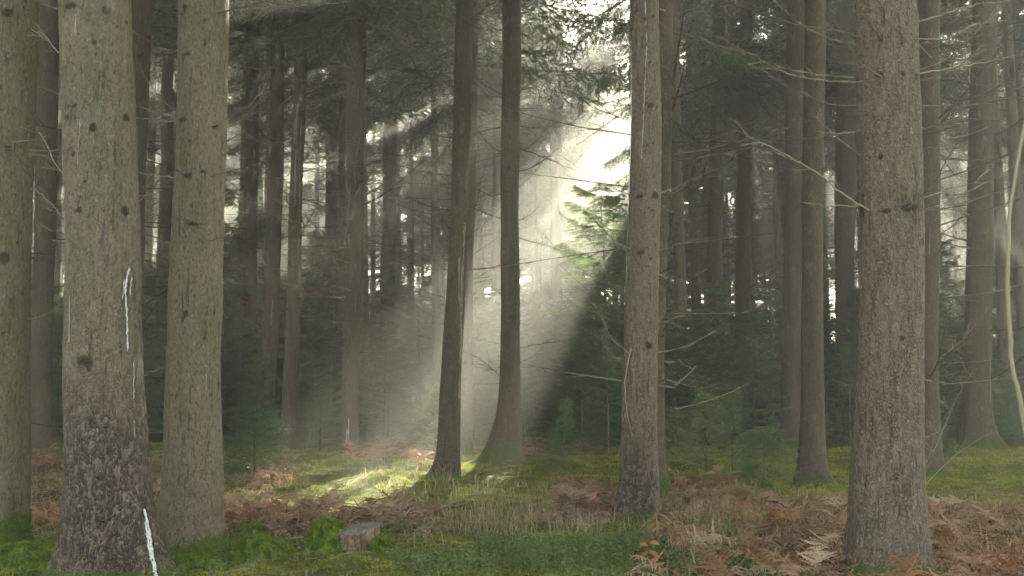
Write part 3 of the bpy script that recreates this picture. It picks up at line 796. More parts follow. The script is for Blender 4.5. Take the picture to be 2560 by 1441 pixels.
# resin and bare wood
M_resin_dull = mat_twig('old_resin', (.17, .17, .15), (.36, .37, .35))
resin(tB, [([(318, 668), (312, 720), (316, 790), (318, 880)], .009), ([(322, 690), (320, 740)], .006), ([(310, 700), (308, 750)], .005)])
resin(tB, [([(202, 45), (198, 130)], .003), ([(214, 285), (206, 420)], .003), ([(181, 740), (180, 860)], .003)], m=M_resin_dull)
resin(tO, [([(1613, -10), (1617, 90), (1616, 150)], .006), ([(1617, 100), (1612, 220), (1608, 320), (1604, 400)], .004), ([(1582, 90), (1580, 260), (1572, 480)], .007)])
resin(tO, [([(1571, 420), (1568, 700)], .004), ([(1652, 640), (1646, 700)], .003)], m=M_resin_dull)
resin(tD, [([(515, 935), (514, 980)], .003)], m=M_resin_dull)
resin(tV, [([(2328, 560), (2322, 650)], .006), ([(2326, 580), (2324, 640)], .006)], m=M_resin_dull)
resin(tW, [([(2472, 780), (2474, 900), (2474, 1010)], .006)], m=M_resin_dull)
resin(tI, [([(744, 255), (740, 330), (737, 420), (736, 520)], .035), ([(752, 300), (748, 420), (744, 640)], .014), ([(736, 300), (734, 360)], .03)], m=M_peel, name='bare_wood_strip')
resin(tM, [([(1160, 555), (1158, 640), (1152, 720), (1150, 900), (1146, 1000)], .022), ([(1148, 640), (1147, 760)], .016), ([(1156, 700), (1152, 860)], .014)], m=M_peel, name='bare_wood_strip')
resin(tH, [([(682, 740), (677, 820)], .014), ([(688, 880), (684, 990)], .012)], m=M_resin_dull)
resin(tJ, [([(872, 1045), (871, 1105)], .014), ([(868, 1070), (866, 1110)], .012)], m=M_resin_dull)
resin(tB, [([(364, 1270), (378, 1315), (392, 1365), (408, 1415), (420, 1440)], .015), ([(370, 1300), (382, 1345), (396, 1395)], .012), ([(362, 1262), (354, 1215)], .005)])
resin(tB, [([(328, 900), (330, 1000)], .004), ([(332, 1050), (338, 1150)], .004)], m=M_resin_dull)

# live hanging boughs on the middle distance trunks
def live(t, lst, keep=False):
    for (px, py, azd, L, tilt) in lst:
        w = at_depth(px, py, t['depth']); h = w[2] - t['gz']
        a = R(azd)
        mid = np.array([[t['bx'] + math.cos(a) * L * f, t['depth'] + math.sin(a) * L * f, w[2] - .3 * L * f] for f in (.2, .5, .8)])
        if not keep and in_gap(mid).sum() > 1 and t['rg'].random() < .65: continue
        link('live_bough', LIVE[int(t['rg'].integers(4))], t['root'], surf(t, a, h), (t['rg'].normal(0, .2), R(tilt), a), L)
live(tO2, [(1660, 165, 215, .95, 10), (1660, 120, 190, 1.0, 14), (1660, 330, 205, .85, 18), (1660, 390, 225, .75, 20), (1660, 220, 235, .8, 20), (1660, 40, 200, 1.0, 10), (1660, 300, -40, .5, 30), (1660, 80, -20, 1.2, 10), (1660, -40, 160, 1.5, 5)])
live(tP, [(1795, 100, 200, 1.6, 20), (1795, 260, 10, 1.5, 25), (1795, 220, -50, 1.5, 25), (1795, 320, 200, 1.3, 30), (1795, 420, 215, 1.2, 35), (1795, 340, -10, 1.3, 20), (1795, 60, -10, 1.9, 10), (1795, 150, -90, 1.4, 25), (1795, 30, 170, 2.0, 10)])
live(tZ, [(1390, y0 + 17 * (k % 3), az, L, 12 + k * 3) for k, (y0, az, L) in enumerate(((120, -20, 3.6), (170, 15, 3.4), (215, -35, 3.2), (250, 5, 3.5), (290, -15, 3.2), (330, 25, 3.0), (370, -30, 2.8), (60, 0, 3.8), (200, 170, 2.4), (300, 195, 2.0)))], True)
live(tM2, [(1178, 60, 180, 2.2, 10), (1178, 140, 200, 2.2, 15), (1178, 120, 160, 2.0, 12), (1178, 250, 190, 1.6, 25), (1178, 20, 10, 1.6, 10), (1178, 330, 175, 1.2, 30), (1178, -30, 215, 2.2, 8), (1178, 160, 10, 1.0, 20)])
live(tJ, [(895, 20, 0, 1.8, 8), (895, 60, -30, 1.8, 14), (895, 10, 190, 1.6, 10)])
live(tQ, [(1862, 120, -10, 2.0, 15), (1862, 300, -20, 1.6, 25), (1862, 330, 200, 1.5, 25), (1862, 60, 20, 2.2, 10)])
live(tG, [(632, 20, 0, 1.8, 8), (632, 40, 180, 1.8, 8)])
live(tH, [(698, 30, 10, 1.6, 10), (698, 120, -20, 1.2, 15)])

# gaps between the near trunks, used in the labels of what stands behind them
GAPN = [(-200, 120, 'left of the broad black based trunk'), (120, 340, 'behind the broad black based trunk'), (340, 500, 'left of the smooth olive trunk'),
        (500, 690, 'around the yellow lit conifer'), (690, 890, 'right of the peeled trunk'), (890, 1140, 'left of the leaning split trunk'),
        (1140, 1280, 'right of the leaning split trunk'), (1280, 1600, 'left of the resin dripped trunk'), (1600, 1800, 'right of the resin dripped trunk'),
        (1800, 1990, 'left of the close dark pair'), (1990, 2200, 'left of the thick pinkish trunk'), (2200, 2420, 'right of the thick pinkish trunk'), (2420, 2800, 'by the right edge')]
def gap_of(px):
    for a, b, s in GAPN:
        if a <= px < b: return s
    return GAPN[0][2] if px < 0 else GAPN[-1][2]

# ------------------------------------------------------------------ the forest behind
FARTRUNK = []
for k in range(5):
    rg = np.random.default_rng(400 + k)
    H = 26.0; z = np.concatenate([np.arange(-.3, 14, .4), np.linspace(14, H, 10)])
    r = .17 * (1 - np.clip(z, 0, H) / H) ** .8 * (1 + .25 * np.exp(-np.maximum(z, 0) / .5)) + .01
    cx = .06 * np.sin(z * .2 + k) + rg.uniform(-.015, .015) * z
    cx -= np.interp(0, z, cx)
    sc = [(rg.uniform(0, 6.28), rg.uniform(1, 14), rg.uniform(.03, .06)) for _ in range(60)]
    me = trunk_mesh(cx, np.zeros_like(z), r, z, 20, False, rg, [(rg.uniform(0, 6), .4, .2, .5) for _ in range(4)], .2, (.3, .5, 1), 0, sc, M_bark)
    FARTRUNK.append((me, cx, z))
pts = [(t['bx'], t['depth']) for t in TREES.values()]
def far_tree(rg, x, y, lab, grp, zc, wide=1.0):
    root = thing('spruce_tree', lab, 'tree', (x, y, float(gh(x, y))), 0, grp)
    me, cx, z = FARTRUNK[int(rg.integers(5))]
    s = rg.uniform(.85, 1.12)
    link('trunk', me, root, (0, 0, 0), (0, 0, 0), (s * rg.uniform(.75, 1.15), s, s))
    A = CROWN_FAR[int(rg.integers(4))] if zc > 7 else CROWN_NEAR[int(rg.integers(3))]
    k = (26 * s + .3 - zc) / A[0][:, 2].max()
    crown_object(root, A, id(A), (float(np.interp(zc, z, cx)), 0, zc), rg.uniform(0, 6.28), (k * wide, k * wide, k))
def far_forest():
    rg = np.random.default_rng(55); n = 0
    for att in range(14000):
        last = att >= 8000
        y = rg.uniform(86, 108) if last else 27 + (rg.random() ** .75) * 60
        x = rg.uniform(-1, 1) * y * .53
        md = 3.0
        if any((x - a) ** 2 + (y - b) ** 2 < md * md for a, b in pts): continue
        # keep the trunks themselves out of the middle of the light shaft
        zz = np.linspace(2, 15, 30)
        if in_gap(np.stack([np.full(30, x), np.full(30, y), zz], -1)).sum() > 0 and rg.random() < (1.0 if y < 50 else .9): continue
        pts.append((x, y)); n += 1
        px, _ = project(x, y, 5.0)
        gp = gap_of(px); far = y > 62
        lab = ('faint far spruce ' if far else 'hazy mid distance spruce ') + gp
        zc = rg.uniform(10.5, 13.5) if y < 60 else (rg.uniform(7.5, 11) if y < 86 else rg.uniform(.2, 1.2))
        far_tree(rg, x, y, lab, ('far' if far else 'hazy') + ' spruces ' + gp, zc, 1.4 if y < 60 else (1.45 if y < 86 else 2.3))
        if (not last and n >= 162) and att < 8000: continue
        if n > 226: break
    # unseen wood on both sides of the view, added to block sky light
    m = 0
    for att in range(3000):
        y = rg.uniform(13, 70); sd = rg.choice([-1, 1]); x = sd * (y * .53 + rg.uniform(2.8, 15))
        if any((x - a) ** 2 + (y - b) ** 2 < 9 for a, b in pts): continue
        pts.append((x, y)); m += 1
        far_tree(rg, x, y, 'added unseen spruce of the same wood outside the ' + ('left' if sd < 0 else 'right') + ' edge of the view', 'added spruces beyond the ' + ('left' if sd < 0 else 'right') + ' edge', rg.uniform(4, 8), 1.15)
        if m > 42: break
    return n, m
print('far trees', far_forest())

def far_wood():
    rg = np.random.default_rng(66); G = Geo()
    for k in range(64):
        V, T, Q, mT, mQ = CROWNS[4 + k % 3]
        T = T[mT == 1]; T = T[rg.random(len(T)) < .32]
        x = -62 + 124 * (k + rg.uniform(.1, .9)) / 64; y = rg.uniform(113, 124)
        a = rg.uniform(0, 6.28); c, q = math.cos(a), math.sin(a)
        W = V @ np.array([[c, -q, 0], [q, c, 0], [0, 0, 1]]).T * [1.7, 1.7, 1.45] + [x, y, -1.5]
        u = np.unique(T); idx = np.zeros(len(V), np.int64); idx[u] = np.arange(len(u))
        G.add(W[u], idx[T])
    tag(link('far_wood', G.mesh('far_wood', M_needle)), kind='stuff')
far_wood()

# ------------------------------------------------------------------ young conifers
def young_mesh(seed, Hh, Rr, nb, npos, ntri, nl, nw, droop=.25, slope=.25, hang=.15, lead=True, mat=None, tw=.36, pw=.9):
    rg = np.random.default_rng(seed); G = Geo(); G2 = Geo()
    t = np.linspace(0, 1, 10)
    bend = rg.normal(0, .02, 2) * Hh
    tp = np.stack([bend[0] * t ** 2 + (.05 * Hh * np.clip(t - .85, 0, 1) * 3 if lead else 0), bend[1] * t ** 2, Hh * (t - .12 * np.clip(t - .9, 0, 1))], -1)
    tube(G, tp, np.linspace(.012 * Hh ** .8 + .004, .003, 10), 6)
    for k in range(nb):
        f = (k + rg.random()) / nb; f = .06 + .92 * f
        L = (Rr * (1 - f) ** pw + .05 * Hh) * rg.uniform(.65, 1.12)
        base = np.array([np.interp(f, t, tp[:, i]) for i in range(3)])
        bough_arrays(G2, base, rg.uniform(0, 6.28), L, slope * rg.uniform(.2, 1.3) + .5 * f, rg, npos=max(5, int(npos * (.3 + .7 * L / Rr))), ntri=ntri, nl=nl, nw=nw,
                     hang=hang, r0=.004 * Hh ** .6, tw=tw, droop=droop, jit=.32)
    # needles on the leader itself
    n = 60
    u = rg.uniform(.55, 1, n); P = np.stack([np.interp(u, t, tp[:, i]) for i in range(3)], -1)
    blades(G2, P, rg.normal(0, 1, (n, 3)) + [0, 0, .7], nl, nw, 1, rg)
    return G.mesh('stem', M_twig), G2.mesh('foliage', [M_twig, mat or M_needle_y])
YOUNG = [young_mesh(500 + k, 5.0, 1.55, 62, 24, 10, .12, .036, droop=.42, slope=.2, hang=.07, tw=.40) for k in range(4)]
SAPL = [young_mesh(520 + k, 1.3, .55, 36, 18, 9, .046, .017, droop=.34, slope=.35, hang=.03, mat=(M_needle_y, M_needle_sun_tint, M_needle_sun_tint, M_needle_y)[k]) for k in range(4)]
SAPL_B = [young_mesh(530 + k, 1.0, .55, 52, 18, 9, .045, .017, droop=.25, slope=.4, hang=.04, pw=.65) for k in range(2)]

def young(label, px, base_py, H, protos, k, wide=1.0, group=None, name='young_conifer', z=None, rot=None):
    p = on_ground(px, base_py) if z is None else at_depth(px, 1000, z)
    x, y = p[0], p[1]
    hp = {id(YOUNG): 5.0, id(SAPL): 1.3, id(SAPL_B): 1.0}[id(protos)]
    st, fo = protos[k % len(protos)]
    root = thing(name, label, 'young tree', (x, y, float(gh(x, y)) - .02), random.uniform(0, 6.28) if rot is None else rot, group)
    s = H / hp
    link('stem', st, root, sc=(s * wide, s * wide, s)); link('foliage', fo, root, sc=(s * wide, s * wide, s))
    pts_y.append((x, y)); return root
pts_y = []
young('bushy dark green sapling beside the smooth olive spruce', 635, 1200, 1.0, SAPL_B, 0, 1.15)
young('thin upright sapling with short side shoots in front of the dark thicket', 1410, 1188, 1.2, SAPL, 0, .62)
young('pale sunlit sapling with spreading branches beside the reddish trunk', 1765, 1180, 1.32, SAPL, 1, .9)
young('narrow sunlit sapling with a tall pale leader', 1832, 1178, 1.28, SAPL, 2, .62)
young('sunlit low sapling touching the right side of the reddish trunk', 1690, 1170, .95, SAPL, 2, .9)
young('low bushy dark green sapling in front of the close dark pair', 1910, 1216, .78, SAPL_B, 1, 1.2)
young('pale feathery sapling just left of the leaning split trunk', 1085, 1135, 1.45, SAPL, 1, .8)
young('tall young conifer with a glowing sunlit top left of the resin dripped trunk', 1518, 1100, 6.5, YOUNG, 0, 1.1, z=27.5)
young('tall young conifer lit yellow beside the smooth olive spruce', 595, 1090, 7.0, YOUNG, 1, .95, z=30)
young('small hemlock at the left edge of the sunbeam', 800, 1122, 1.15, SAPL, 3, 1.1)
young('feathery small hemlock inside the sunbeam behind orange ferns', 970, 1112, 1.2, SAPL, 0, 1.0)
young('tiny sunlit sapling right of the close dark pair', 2066, 1100, .7, SAPL, 1, .9)
young('small dark conifer at the foot of the mossy rooted trunk', 2505, 1105, 1.5, SAPL_B, 0, 1.0)
young('dark low sapling behind the thick pinkish spruce', 2352, 1150, .6, SAPL_B, 1, 1.0)
young('short dark conifer left of the reddish trunk', 1520, 1090, 2.2, YOUNG, 2, 1.2, z=23)
young('dark young conifer behind the low bushy sapling', 1880, 1100, 2.4, YOUNG, 3, 1.2, z=23.5)
young('dark young conifer behind the sunlit saplings', 1740, 1100, 2.9, YOUNG, 0, 1.15, z=25)
young('dark young conifer between the close pair and the trunk beside it', 2075, 1100, 2.3, YOUNG, 1, 1.0, z=30)
young('dark young conifer in the gap right of the pinkish spruce', 2385, 1100, 2.6, YOUNG, 2, 1.1, z=26)
def understory():
    rg = np.random.default_rng(77); n = 0
    for att in range(4000):
        y = 24 + 32 * rg.random() ** 1.7; x = rg.uniform(-1, 1) * y * .49
        H = rg.uniform(2.4, 6.0) * (1 if y > 30 else .7)
        if any((x - a) ** 2 + (y - b) ** 2 < 1.25 ** 2 for a, b in pts_y): continue
        if any((x - a) ** 2 + (y - b) ** 2 < .6 ** 2 for a, b in pts): continue
        for _ in range(2):
            hz = np.linspace(.5, H, 8)
            if in_gap(np.stack([np.full(8, x), np.full(8, y), hz], -1)).any(): H *= .6
        hz = np.linspace(.5, H, 8)
        if in_gap(np.stack([np.full(8, x), np.full(8, y), hz], -1)).any() or any(in_gap(np.stack([np.full(8, x + q), np.full(8, y), hz], -1)).any() for q in (-.8, .8)): continue
        px, _ = project(x, y, 1.0); gp = gap_of(px)
        st, fo = YOUNG[int(rg.integers(4))]; s = H / 5.0; w = rg.uniform(.9, 1.35)
        pts_y.append((x, y)); n += 1
        far = y > 38
        root = thing('young_conifer', ('hazy' if far else 'dark green') + ' young conifer in the thicket ' + gp, 'young tree', (x, y, float(gh(x, y)) - .03), rg.uniform(0, 6.28),
                     ('hazy' if far else 'dark') + ' thicket conifers ' + gp)
        link('stem', st, root, sc=(s * w, s * w, s)); link('foliage', fo, root, sc=(s * w, s * w, s))
        if n >= 200: break
    for att in range(600):
        y = rg.uniform(57, 88); x = rg.uniform(-1, 1) * y * .49; H = rg.uniform(5.5, 10.0)
        if any((x - a) ** 2 + (y - b) ** 2 < 1.9 ** 2 for a, b in pts_y): continue
        px, _ = project(x, y, 2.0); gp = gap_of(px)
        st, fo = YOUNG[int(rg.integers(4))]; s = H / 5.0; w = rg.uniform(1.1, 1.5)
        pts_y.append((x, y)); n += 1
        root = thing('young_conifer', 'faint far young conifer ' + gp, 'young tree', (x, y, float(gh(x, y)) - .03), rg.uniform(0, 6.28), 'far thicket conifers ' + gp)
        link('stem', st, root, sc=(s * w, s * w, s)); link('foliage', fo, root, sc=(s * w, s * w, s))
        if n >= 275: break
    return n
print('understory', understory())

# ------------------------------------------------------------------ bracken
def frond_geo(G, rg, L, base, az, lift, curl, npair=17, mat=0):
    n = 12; t = np.linspace(0, 1, n)
    d = np.array([math.cos(az), math.sin(az), 0]); sd = np.array([-d[1], d[0], 0])
    ang = lift - curl * t ** 1.3
    step = L / (n - 1)
    P = np.zeros((n, 3)); P[0] = base
    for i in range(1, n):
        P[i] = P[i - 1] + step * (d * math.cos(ang[i]) + np.array([0, 0, 1]) * math.sin(ang[i])) + sd * rg.normal(0, .006)
    tube(G, P, np.linspace(.0035, .0012, n), 3, mat, False)
    T = unit(np.gradient(P, axis=0))
    us = np.linspace(.3, .985, npair)
    for u in us:
        p = np.array([np.interp(u, t, P[:, i]) for i in range(3)]); tt = unit(np.array([np.interp(u, t, T[:, i]) for i in range(3)]))
        up = unit(np.cross(sd, tt)); 
        if up[2] < 0: up = -up
        pl = L * .36 * (1 - ((u - .3) / .72)) ** .8 * rg.uniform(.7, 1.1) + .012
        for sg in (1, -1):
            if rg.random() < .06: continue
            m = 6; s = np.linspace(0, 1, m)
            cu = rg.normal(-.4, .4)
            q = p + (sd * sg * .88 + tt * .42) * (pl * s)[:, None] + up * (pl * (cu * s ** 2 + .12 * s))[:, None] + tt * (rg.normal(0, .12) * pl * s ** 2)[:, None]
            dirs = unit(np.gradient(q, axis=0)); cr = unit(np.cross(dirs, up + rg.normal(0, .35, 3)))
            w = pl * .14 * (1 - s * .85) * rg.uniform(.6, 1.0) + .002
            # toothed pinna: alternating narrow and wide stations
            nn = 2 * m - 1; s2 = np.linspace(0, 1, nn)
            q2 = np.stack([np.interp(s2, s, q[:, i]) for i in range(3)], -1); c2 = np.stack([np.interp(s2, s, cr[:, i]) for i in range(3)], -1)
            w2 = np.interp(s2, s, w) * np.where(np.arange(nn) % 2, .35, 1.0)
            cupv = up * (w2 * rg.uniform(-.7, .2))[:, None]
            V = np.stack([q2 - c2 * w2[:, None] + cupv, q2, q2 + c2 * w2[:, None] + cupv], 1).reshape(-1, 3)
            i = np.arange(nn - 1) * 3
            Q = np.concatenate([np.stack([i, i + 1, i + 4, i + 3], -1), np.stack([i + 1, i + 2, i + 5, i + 4], -1)])
            G.add(V, None, Q, mat)
FRONDS = []
for k in range(10):
    rg = np.random.default_rng(600 + k); G = Geo()
    frond_geo(G, rg, .62, np.zeros(3), 0, rg.uniform(.55, 1.25), rg.uniform(1.0, 2.2))
    FRONDS.append(G.mesh('frond', (M_fern_p, M_fern, M_fern_p, M_fern_g)[k % 4], True))
HERO = []
for k in range(4):
    rg = np.random.default_rng(680 + k); G = Geo()
    frond_geo(G, rg, .62, np.zeros(3), 0, rg.uniform(.75, 1.0), rg.uniform(1.0, 1.5), npair=17)
    HERO.append(G.mesh('frond', (M_fern_p, M_fern)[k % 2], True))
def fern_plant_mesh(seed, mats, nf):
    rg = np.random.default_rng(seed); G = Geo(); a0 = rg.uniform(0, 6.28)
    for k in range(nf):
        frond_geo(G, rg, rg.uniform(.4, .7), rg.normal(0, .04, 3) * [1, 1, 0], a0 + k * 6.28 / nf + rg.normal(0, .4), rg.uniform(.15, 1.35), rg.uniform(.7, 2.4), npair=16)
    return G.mesh('bracken_fern', mats, True)
FERNS = [fern_plant_mesh(640 + k, (M_fern, M_fern_p, (M_fern_g, M_fern_p, M_fern)[k // 3])[k % 3], 5) for k in range(9)]

ZN = ['by the leftmost trunks', 'in the brown band behind the stump', 'in the lit orange clump left of the leaning trunk', 'beside the bushy sapling', 'in front of the dark thicket',
      'left of the reddish trunk', 'between the reddish trunk and the pinkish trunk', 'right of the pinkish trunk', 'around the sunlit saplings', 'behind the pinkish trunk', 'by the mossy rooted trunk', 'left of the smooth olive trunk']
ZI = [1, 0, 2, 3, 4, 5, 6, 7, 8, 9, 10, 11]
def bracken():
    rg = np.random.default_rng(88); n = 0
    want = [60, 20, 30, 14, 20, 30, 58, 44, 10, 8, 10, 8]
    for bi, (x0, y0, x1, y1, k) in enumerate(Z_FERN):
        p00 = on_ground(1280, y1)[1]; p11 = on_ground(1280, y0)[1]
        c = 0
        for att in range(4000):
            Y = rg.uniform(p00, p11)
            X = ((rg.uniform(x0, x1)) - 1280) / F0 * Y * 1.0
            px, py = project(X, Y, 0)
            if Y < 7.6: continue
            if any((X - t['bx']) ** 2 + (Y - t['depth']) ** 2 < (.3 if t['near'] else .2) ** 2 for t in TREES.values()): continue
            c += 1; n += 1
            z = float(gh(X, Y)) - .02
            near = Y < 10.3 and bi in (6, 7)
            pale = 'pale' if bi in (6, 7) else 'brown'
            if bi == 2: pale = 'orange'
            lab = pale + ' dead bracken fern ' + ZN[ZI[bi]]; grp = 'bracken ' + ZN[ZI[bi]]
            if near:
                root = thing('bracken_fern', lab, 'fern', (X, Y, z), rg.uniform(0, 6.28), grp)
                nf = int(rg.integers(3, 6))
                for q in range(nf):
                    s = rg.uniform(.5, .9)
                    link('frond', FRONDS[int(rg.integers(10))], root, (rg.normal(0, .03), rg.normal(0, .03), 0), (rg.normal(0, .25), rg.normal(0, .2), q * 6.28 / nf + rg.normal(0, .4)), s)
            else:
                s = rg.uniform(.35, .95) * (1.0 if Y < 17 else 1.2)
                o = link('bracken_fern', FERNS[int(rg.integers(3)) * 3 if bi in (1, 2) else int(rg.integers(9))], None, (X, Y, z), (rg.normal(0, .12), rg.normal(0, .12), rg.uniform(0, 6.28)), (s, s, s * rg.uniform(.8, 1.15)))
                tag(o, lab, 'fern', grp)
            if c >= want[bi]: break
    return n
print('ferns', bracken())
def large_ferns():
    rg = np.random.default_rng(17)
    for (px, py, az, L, lab) in ((2010, 1300, 20, 1.15, 'large pale bracken frond arching right towards the thick pinkish trunk'), (1960, 1365, 8, 1.2, 'long tan bracken frond lying low left of the thick pinkish trunk'),
                           (1600, 1330, -8, 1.0, 'comb like tan bracken frond right of the reddish trunk foot'), (1585, 1385, -20, 1.0, 'drooping tan bracken frond above the orange seedling'),
                           (2330, 1330, 200, .9, 'tan bracken frond curling against the right side of the pinkish trunk'), (1850, 1405, 160, 1.0, 'pale bracken frond at the bottom between the two right trunks'),
                           (2420, 1390, 170, 1.0, 'tan bracken frond at the bottom right corner'), (700, 1330, 15, .9, 'brown bracken frond standing behind the low moss hummocks'), (1440, 1262, 35, .9, 'rusty bracken frond leaning against the reddish trunk')):
        p = on_ground(px, py)
        root = thing('bracken_fern', lab, 'fern', (p[0], p[1], float(ground_z(p[0], p[1]))), R(az), 'large bracken fronds')
        for q in range(2):
            k = int(rg.integers(len(HERO)))
            link('frond', HERO[k], root, (0, 0, 0), (rg.normal(-.35, .2), rg.uniform(-.1, .15), q * rg.uniform(.5, .9)), L * rg.uniform(.85, 1.1))


# ------------------------------------------------------------------ ground cover
def scatter(n, ymin, ymax, rg, pw=1.0):
    Y = ymin + (ymax - ymin) * rg.random(n) ** pw
    X = rg.uniform(-1, 1, n) * (Y * .50)
    px, py = project(X, Y, 0 * X)
    return X, Y, px, py
def ground_z(X, Y):
    near = np.clip((26 - Y) / 6, 0, 1) * np.clip((Y - 5) / 2, 0, 1)
    return gh(X, Y) + near * (.12 * (fbm(X * 3, Y * 3, 40, 4) - .5) + .03 * (fbm(X * 14, Y * 14, 41, 2) - .5))

def cover():
    rg = np.random.default_rng(99)
    # moss shoots
    X, Y, px, py = scatter(330000, 7.4, 24, rg, 1.35)
    w = 1 - .85 * np.clip(box_w(px, py, Z_FERN, 60), 0, 1) - .5 * box_w(px, py, Z_GRASS, 60)
    cl = .6 * fbm(X * 1.3, Y * 1.3, 61, 3) + .4 * fbm(X * 5, Y * 5, 62, 2)
    k = (rg.random(len(X)) < w * np.clip((cl - .40) * 8, .03, 1))
    X, Y, cl = X[k], Y[k], cl[k]
    Z = ground_z(X, Y)
    D = rg.normal(0, .55, (len(X), 3)) + [0, 0, .8]
    G = Geo(); blades(G, np.stack([X, Y, Z - .004], -1), D, rg.uniform(.015, .04, len(X)) * (.6 + cl) * np.clip(Y / 10, .9, 1.8), rg.uniform(.006, .012, len(X)) * np.clip(Y / 9, .9, 2), 0, rg)
    tag(link('moss', G.mesh('moss', M_moss)), kind='stuff')
    # pale dry grass
    G = Geo()
    X, Y, px, py = scatter(120000, 8.5, 18, rg)
    w = box_w(px, py, Z_GRASS, 150) * np.clip((fbm(X * 3.2, Y * 3.2, 71, 3) - .42) * 7, 0, 1)
    w = np.maximum(w, .05 * (box_w(px, py, Z_FERN, 60) > .2))
    k = rg.random(len(X)) < w * .6
    X, Y = X[k], Y[k]; n = len(X); Z = ground_z(X, Y)
    P0 = np.stack([X, Y, Z - .01], -1); az = rg.uniform(0, 6.28, n); L = rg.uniform(.06, .30, n) * (.5 + fbm(X * 2, Y * 2, 73, 2)); lean = rg.uniform(.3, 1.25, n)
    d = np.stack([np.cos(az), np.sin(az), 0 * az], -1)
    P1 = P0 + d * (L * lean * .3)[:, None] + np.stack([0 * L, 0 * L, L * .6], -1)
    P2 = P0 + d * (L * lean)[:, None] + np.stack([0 * L, 0 * L, L * (1 - .5 * lean)], -1)
    sd = np.stack([-np.sin(az), np.cos(az), 0 * az], -1) * .0024 * rg.uniform(.7, 1.5, n)[:, None]
    sd += np.stack([np.full(n, .0012), 0 * az, 0 * az], -1)
    V = np.stack([P0 - sd, P0 + sd, P1 + sd, P1 - sd, P2], 1).reshape(-1, 3)
    i = np.arange(n) * 5
    G.add(V, np.stack([i + 3, i + 2, i + 4], -1), np.stack([i, i + 1, i + 2, i + 3], -1))
    tag(link('dry_grass', G.mesh('dry_grass', M_grass)), kind='stuff')
    # bilberry and short green grass
    G = Geo()
    X, Y, px, py = scatter(60000, 7.4, 11.5, rg)
    w = box_w(px, py, Z_BIL, 90) * np.clip((fbm(X * 1.8, Y * 1.8, 81, 3) - .33) * 4, 0, 1)
    w = np.maximum(w, .06 * (px < 950))
    k = rg.random(len(X)) < w * .5
    X, Y = X[k], Y[k]; n = len(X); Z = ground_z(X, Y)
    h = rg.uniform(.05, .21, n) * (.5 + fbm(X * 2, Y * 2, 83, 2))
    D = rg.normal(0, .35, (n, 3)) + [0, 0, 1]; D = unit(D)
    P0 = np.stack([X, Y, Z - .01], -1)
    blades(G, P0, D, h, .0035, 0, rg)
    nl = 5
    u = rg.uniform(.3, 1, (n, nl))
    PL = (P0[:, None] + D[:, None] * (h[:, None] * u)[..., None]).reshape(-1, 3)
    leaves(G, PL, rg.normal(0, 1, (n * nl, 3)) + [0, 0, .4], rg.uniform(.016, .034, n * nl), rg.uniform(.009, .018, n * nl), 0, rg)
    tag(link('green_undergrowth', G.mesh('green_undergrowth', M_bil)), kind='stuff')
    # crumpled brown litter filling the bracken
    G = Geo()
    X, Y, px, py = scatter(90000, 7.6, 26, rg, 1.3)
    w = np.clip(box_w(px, py, Z_FERN, 60), 0, 1) + .14 * (fbm(X * 1.5, Y * 1.5, 91, 3) > .47)
    k = rg.random(len(X)) < w
    X, Y = X[k], Y[k]; n = len(X); Z = ground_z(X, Y) + rg.random(n) ** 2 * .16 * np.clip(box_w(px[k], py[k], Z_FERN, 60), 0, 1)
    leaves(G, np.stack([X, Y, Z], -1), rg.normal(0, 1, (n, 3)) * [1, 1, .6], rg.uniform(.02, .07, n), rg.uniform(.005, .014, n), 0, rg)
    tag(link('bracken_litter', G.mesh('bracken_litter', M_fern)), kind='stuff')
    # small fallen sticks
    G = Geo()
    X, Y, px, py = scatter(1300, 7.6, 24, rg)
    for x, y in zip(X, Y):
        a = rg.uniform(0, 6.28); L = rg.uniform(.05, .28); t = np.linspace(-.5, .5, 4)
        xs = x + t * L * math.cos(a); ys = y + t * L * math.sin(a) + rg.normal(0, .01, 4)
        zs = ground_z(xs, ys) + .012 + rg.uniform(0, .03)
        tube(G, np.stack([xs, ys, zs], -1), rg.uniform(.003, .007), 3)
    tag(link('twig_litter', G.mesh('twig_litter', M_twig)), kind='stuff')
cover()
large_ferns()

# ------------------------------------------------------------------ stump, mounds, fallen wood
def mat_stump_side():
    t = NT('stump_side'); v = t.coord((1, 1, .12)); n = t.noise(v, 26, 5, .7); n2 = t.noise(t.coord(), 9, 3)
    c = t.mix(t.ramp(n, .35, .62), (.035, .028, .02), (.24, .185, .115)); c = t.mix(t.ramp(n2, .5, .62, 0, .7), c, (.06, .045, .03))
    return t.done(t.bsdf(c, .85, .2, n, .9, .012))
def mat_stump_top():
    t = NT('stump_top'); v = t.coord(); n = t.noise(v, 30, 5, .7)
    w = t.n('ShaderNodeTexWave', wave_type='RINGS', rings_direction='Z'); t.l(v, w.inputs[0]); w.inputs['Scale'].default_value = 22; w.inputs['Distortion'].default_value = 2.5
    c = t.mix(t.ramp(n, .3, .7), (.085, .08, .065), (.19, .18, .15)); c = t.mix(t.math('MULTIPLY', w.outputs['Fac'], .35), c, (.12, .12, .10))
    return t.done(t.bsdf(c, .7, .35, n, .5, .004))
def moss_coat(name, fn, n, rg, L=.03, parent=None, mat=None):
    """short shoots over a surface given by fn(u, v) -> point, normal"""
    P, N = fn(rg.random(n), rg.random(n))
    G = Geo(); blades(G, P - N * .004, N + rg.normal(0, .55, (n, 3)), rg.uniform(.5, 1.2, n) * L, rg.uniform(.006, .011, n), 0, rg)
    return link(name, G.mesh(name, mat or M_moss), parent)
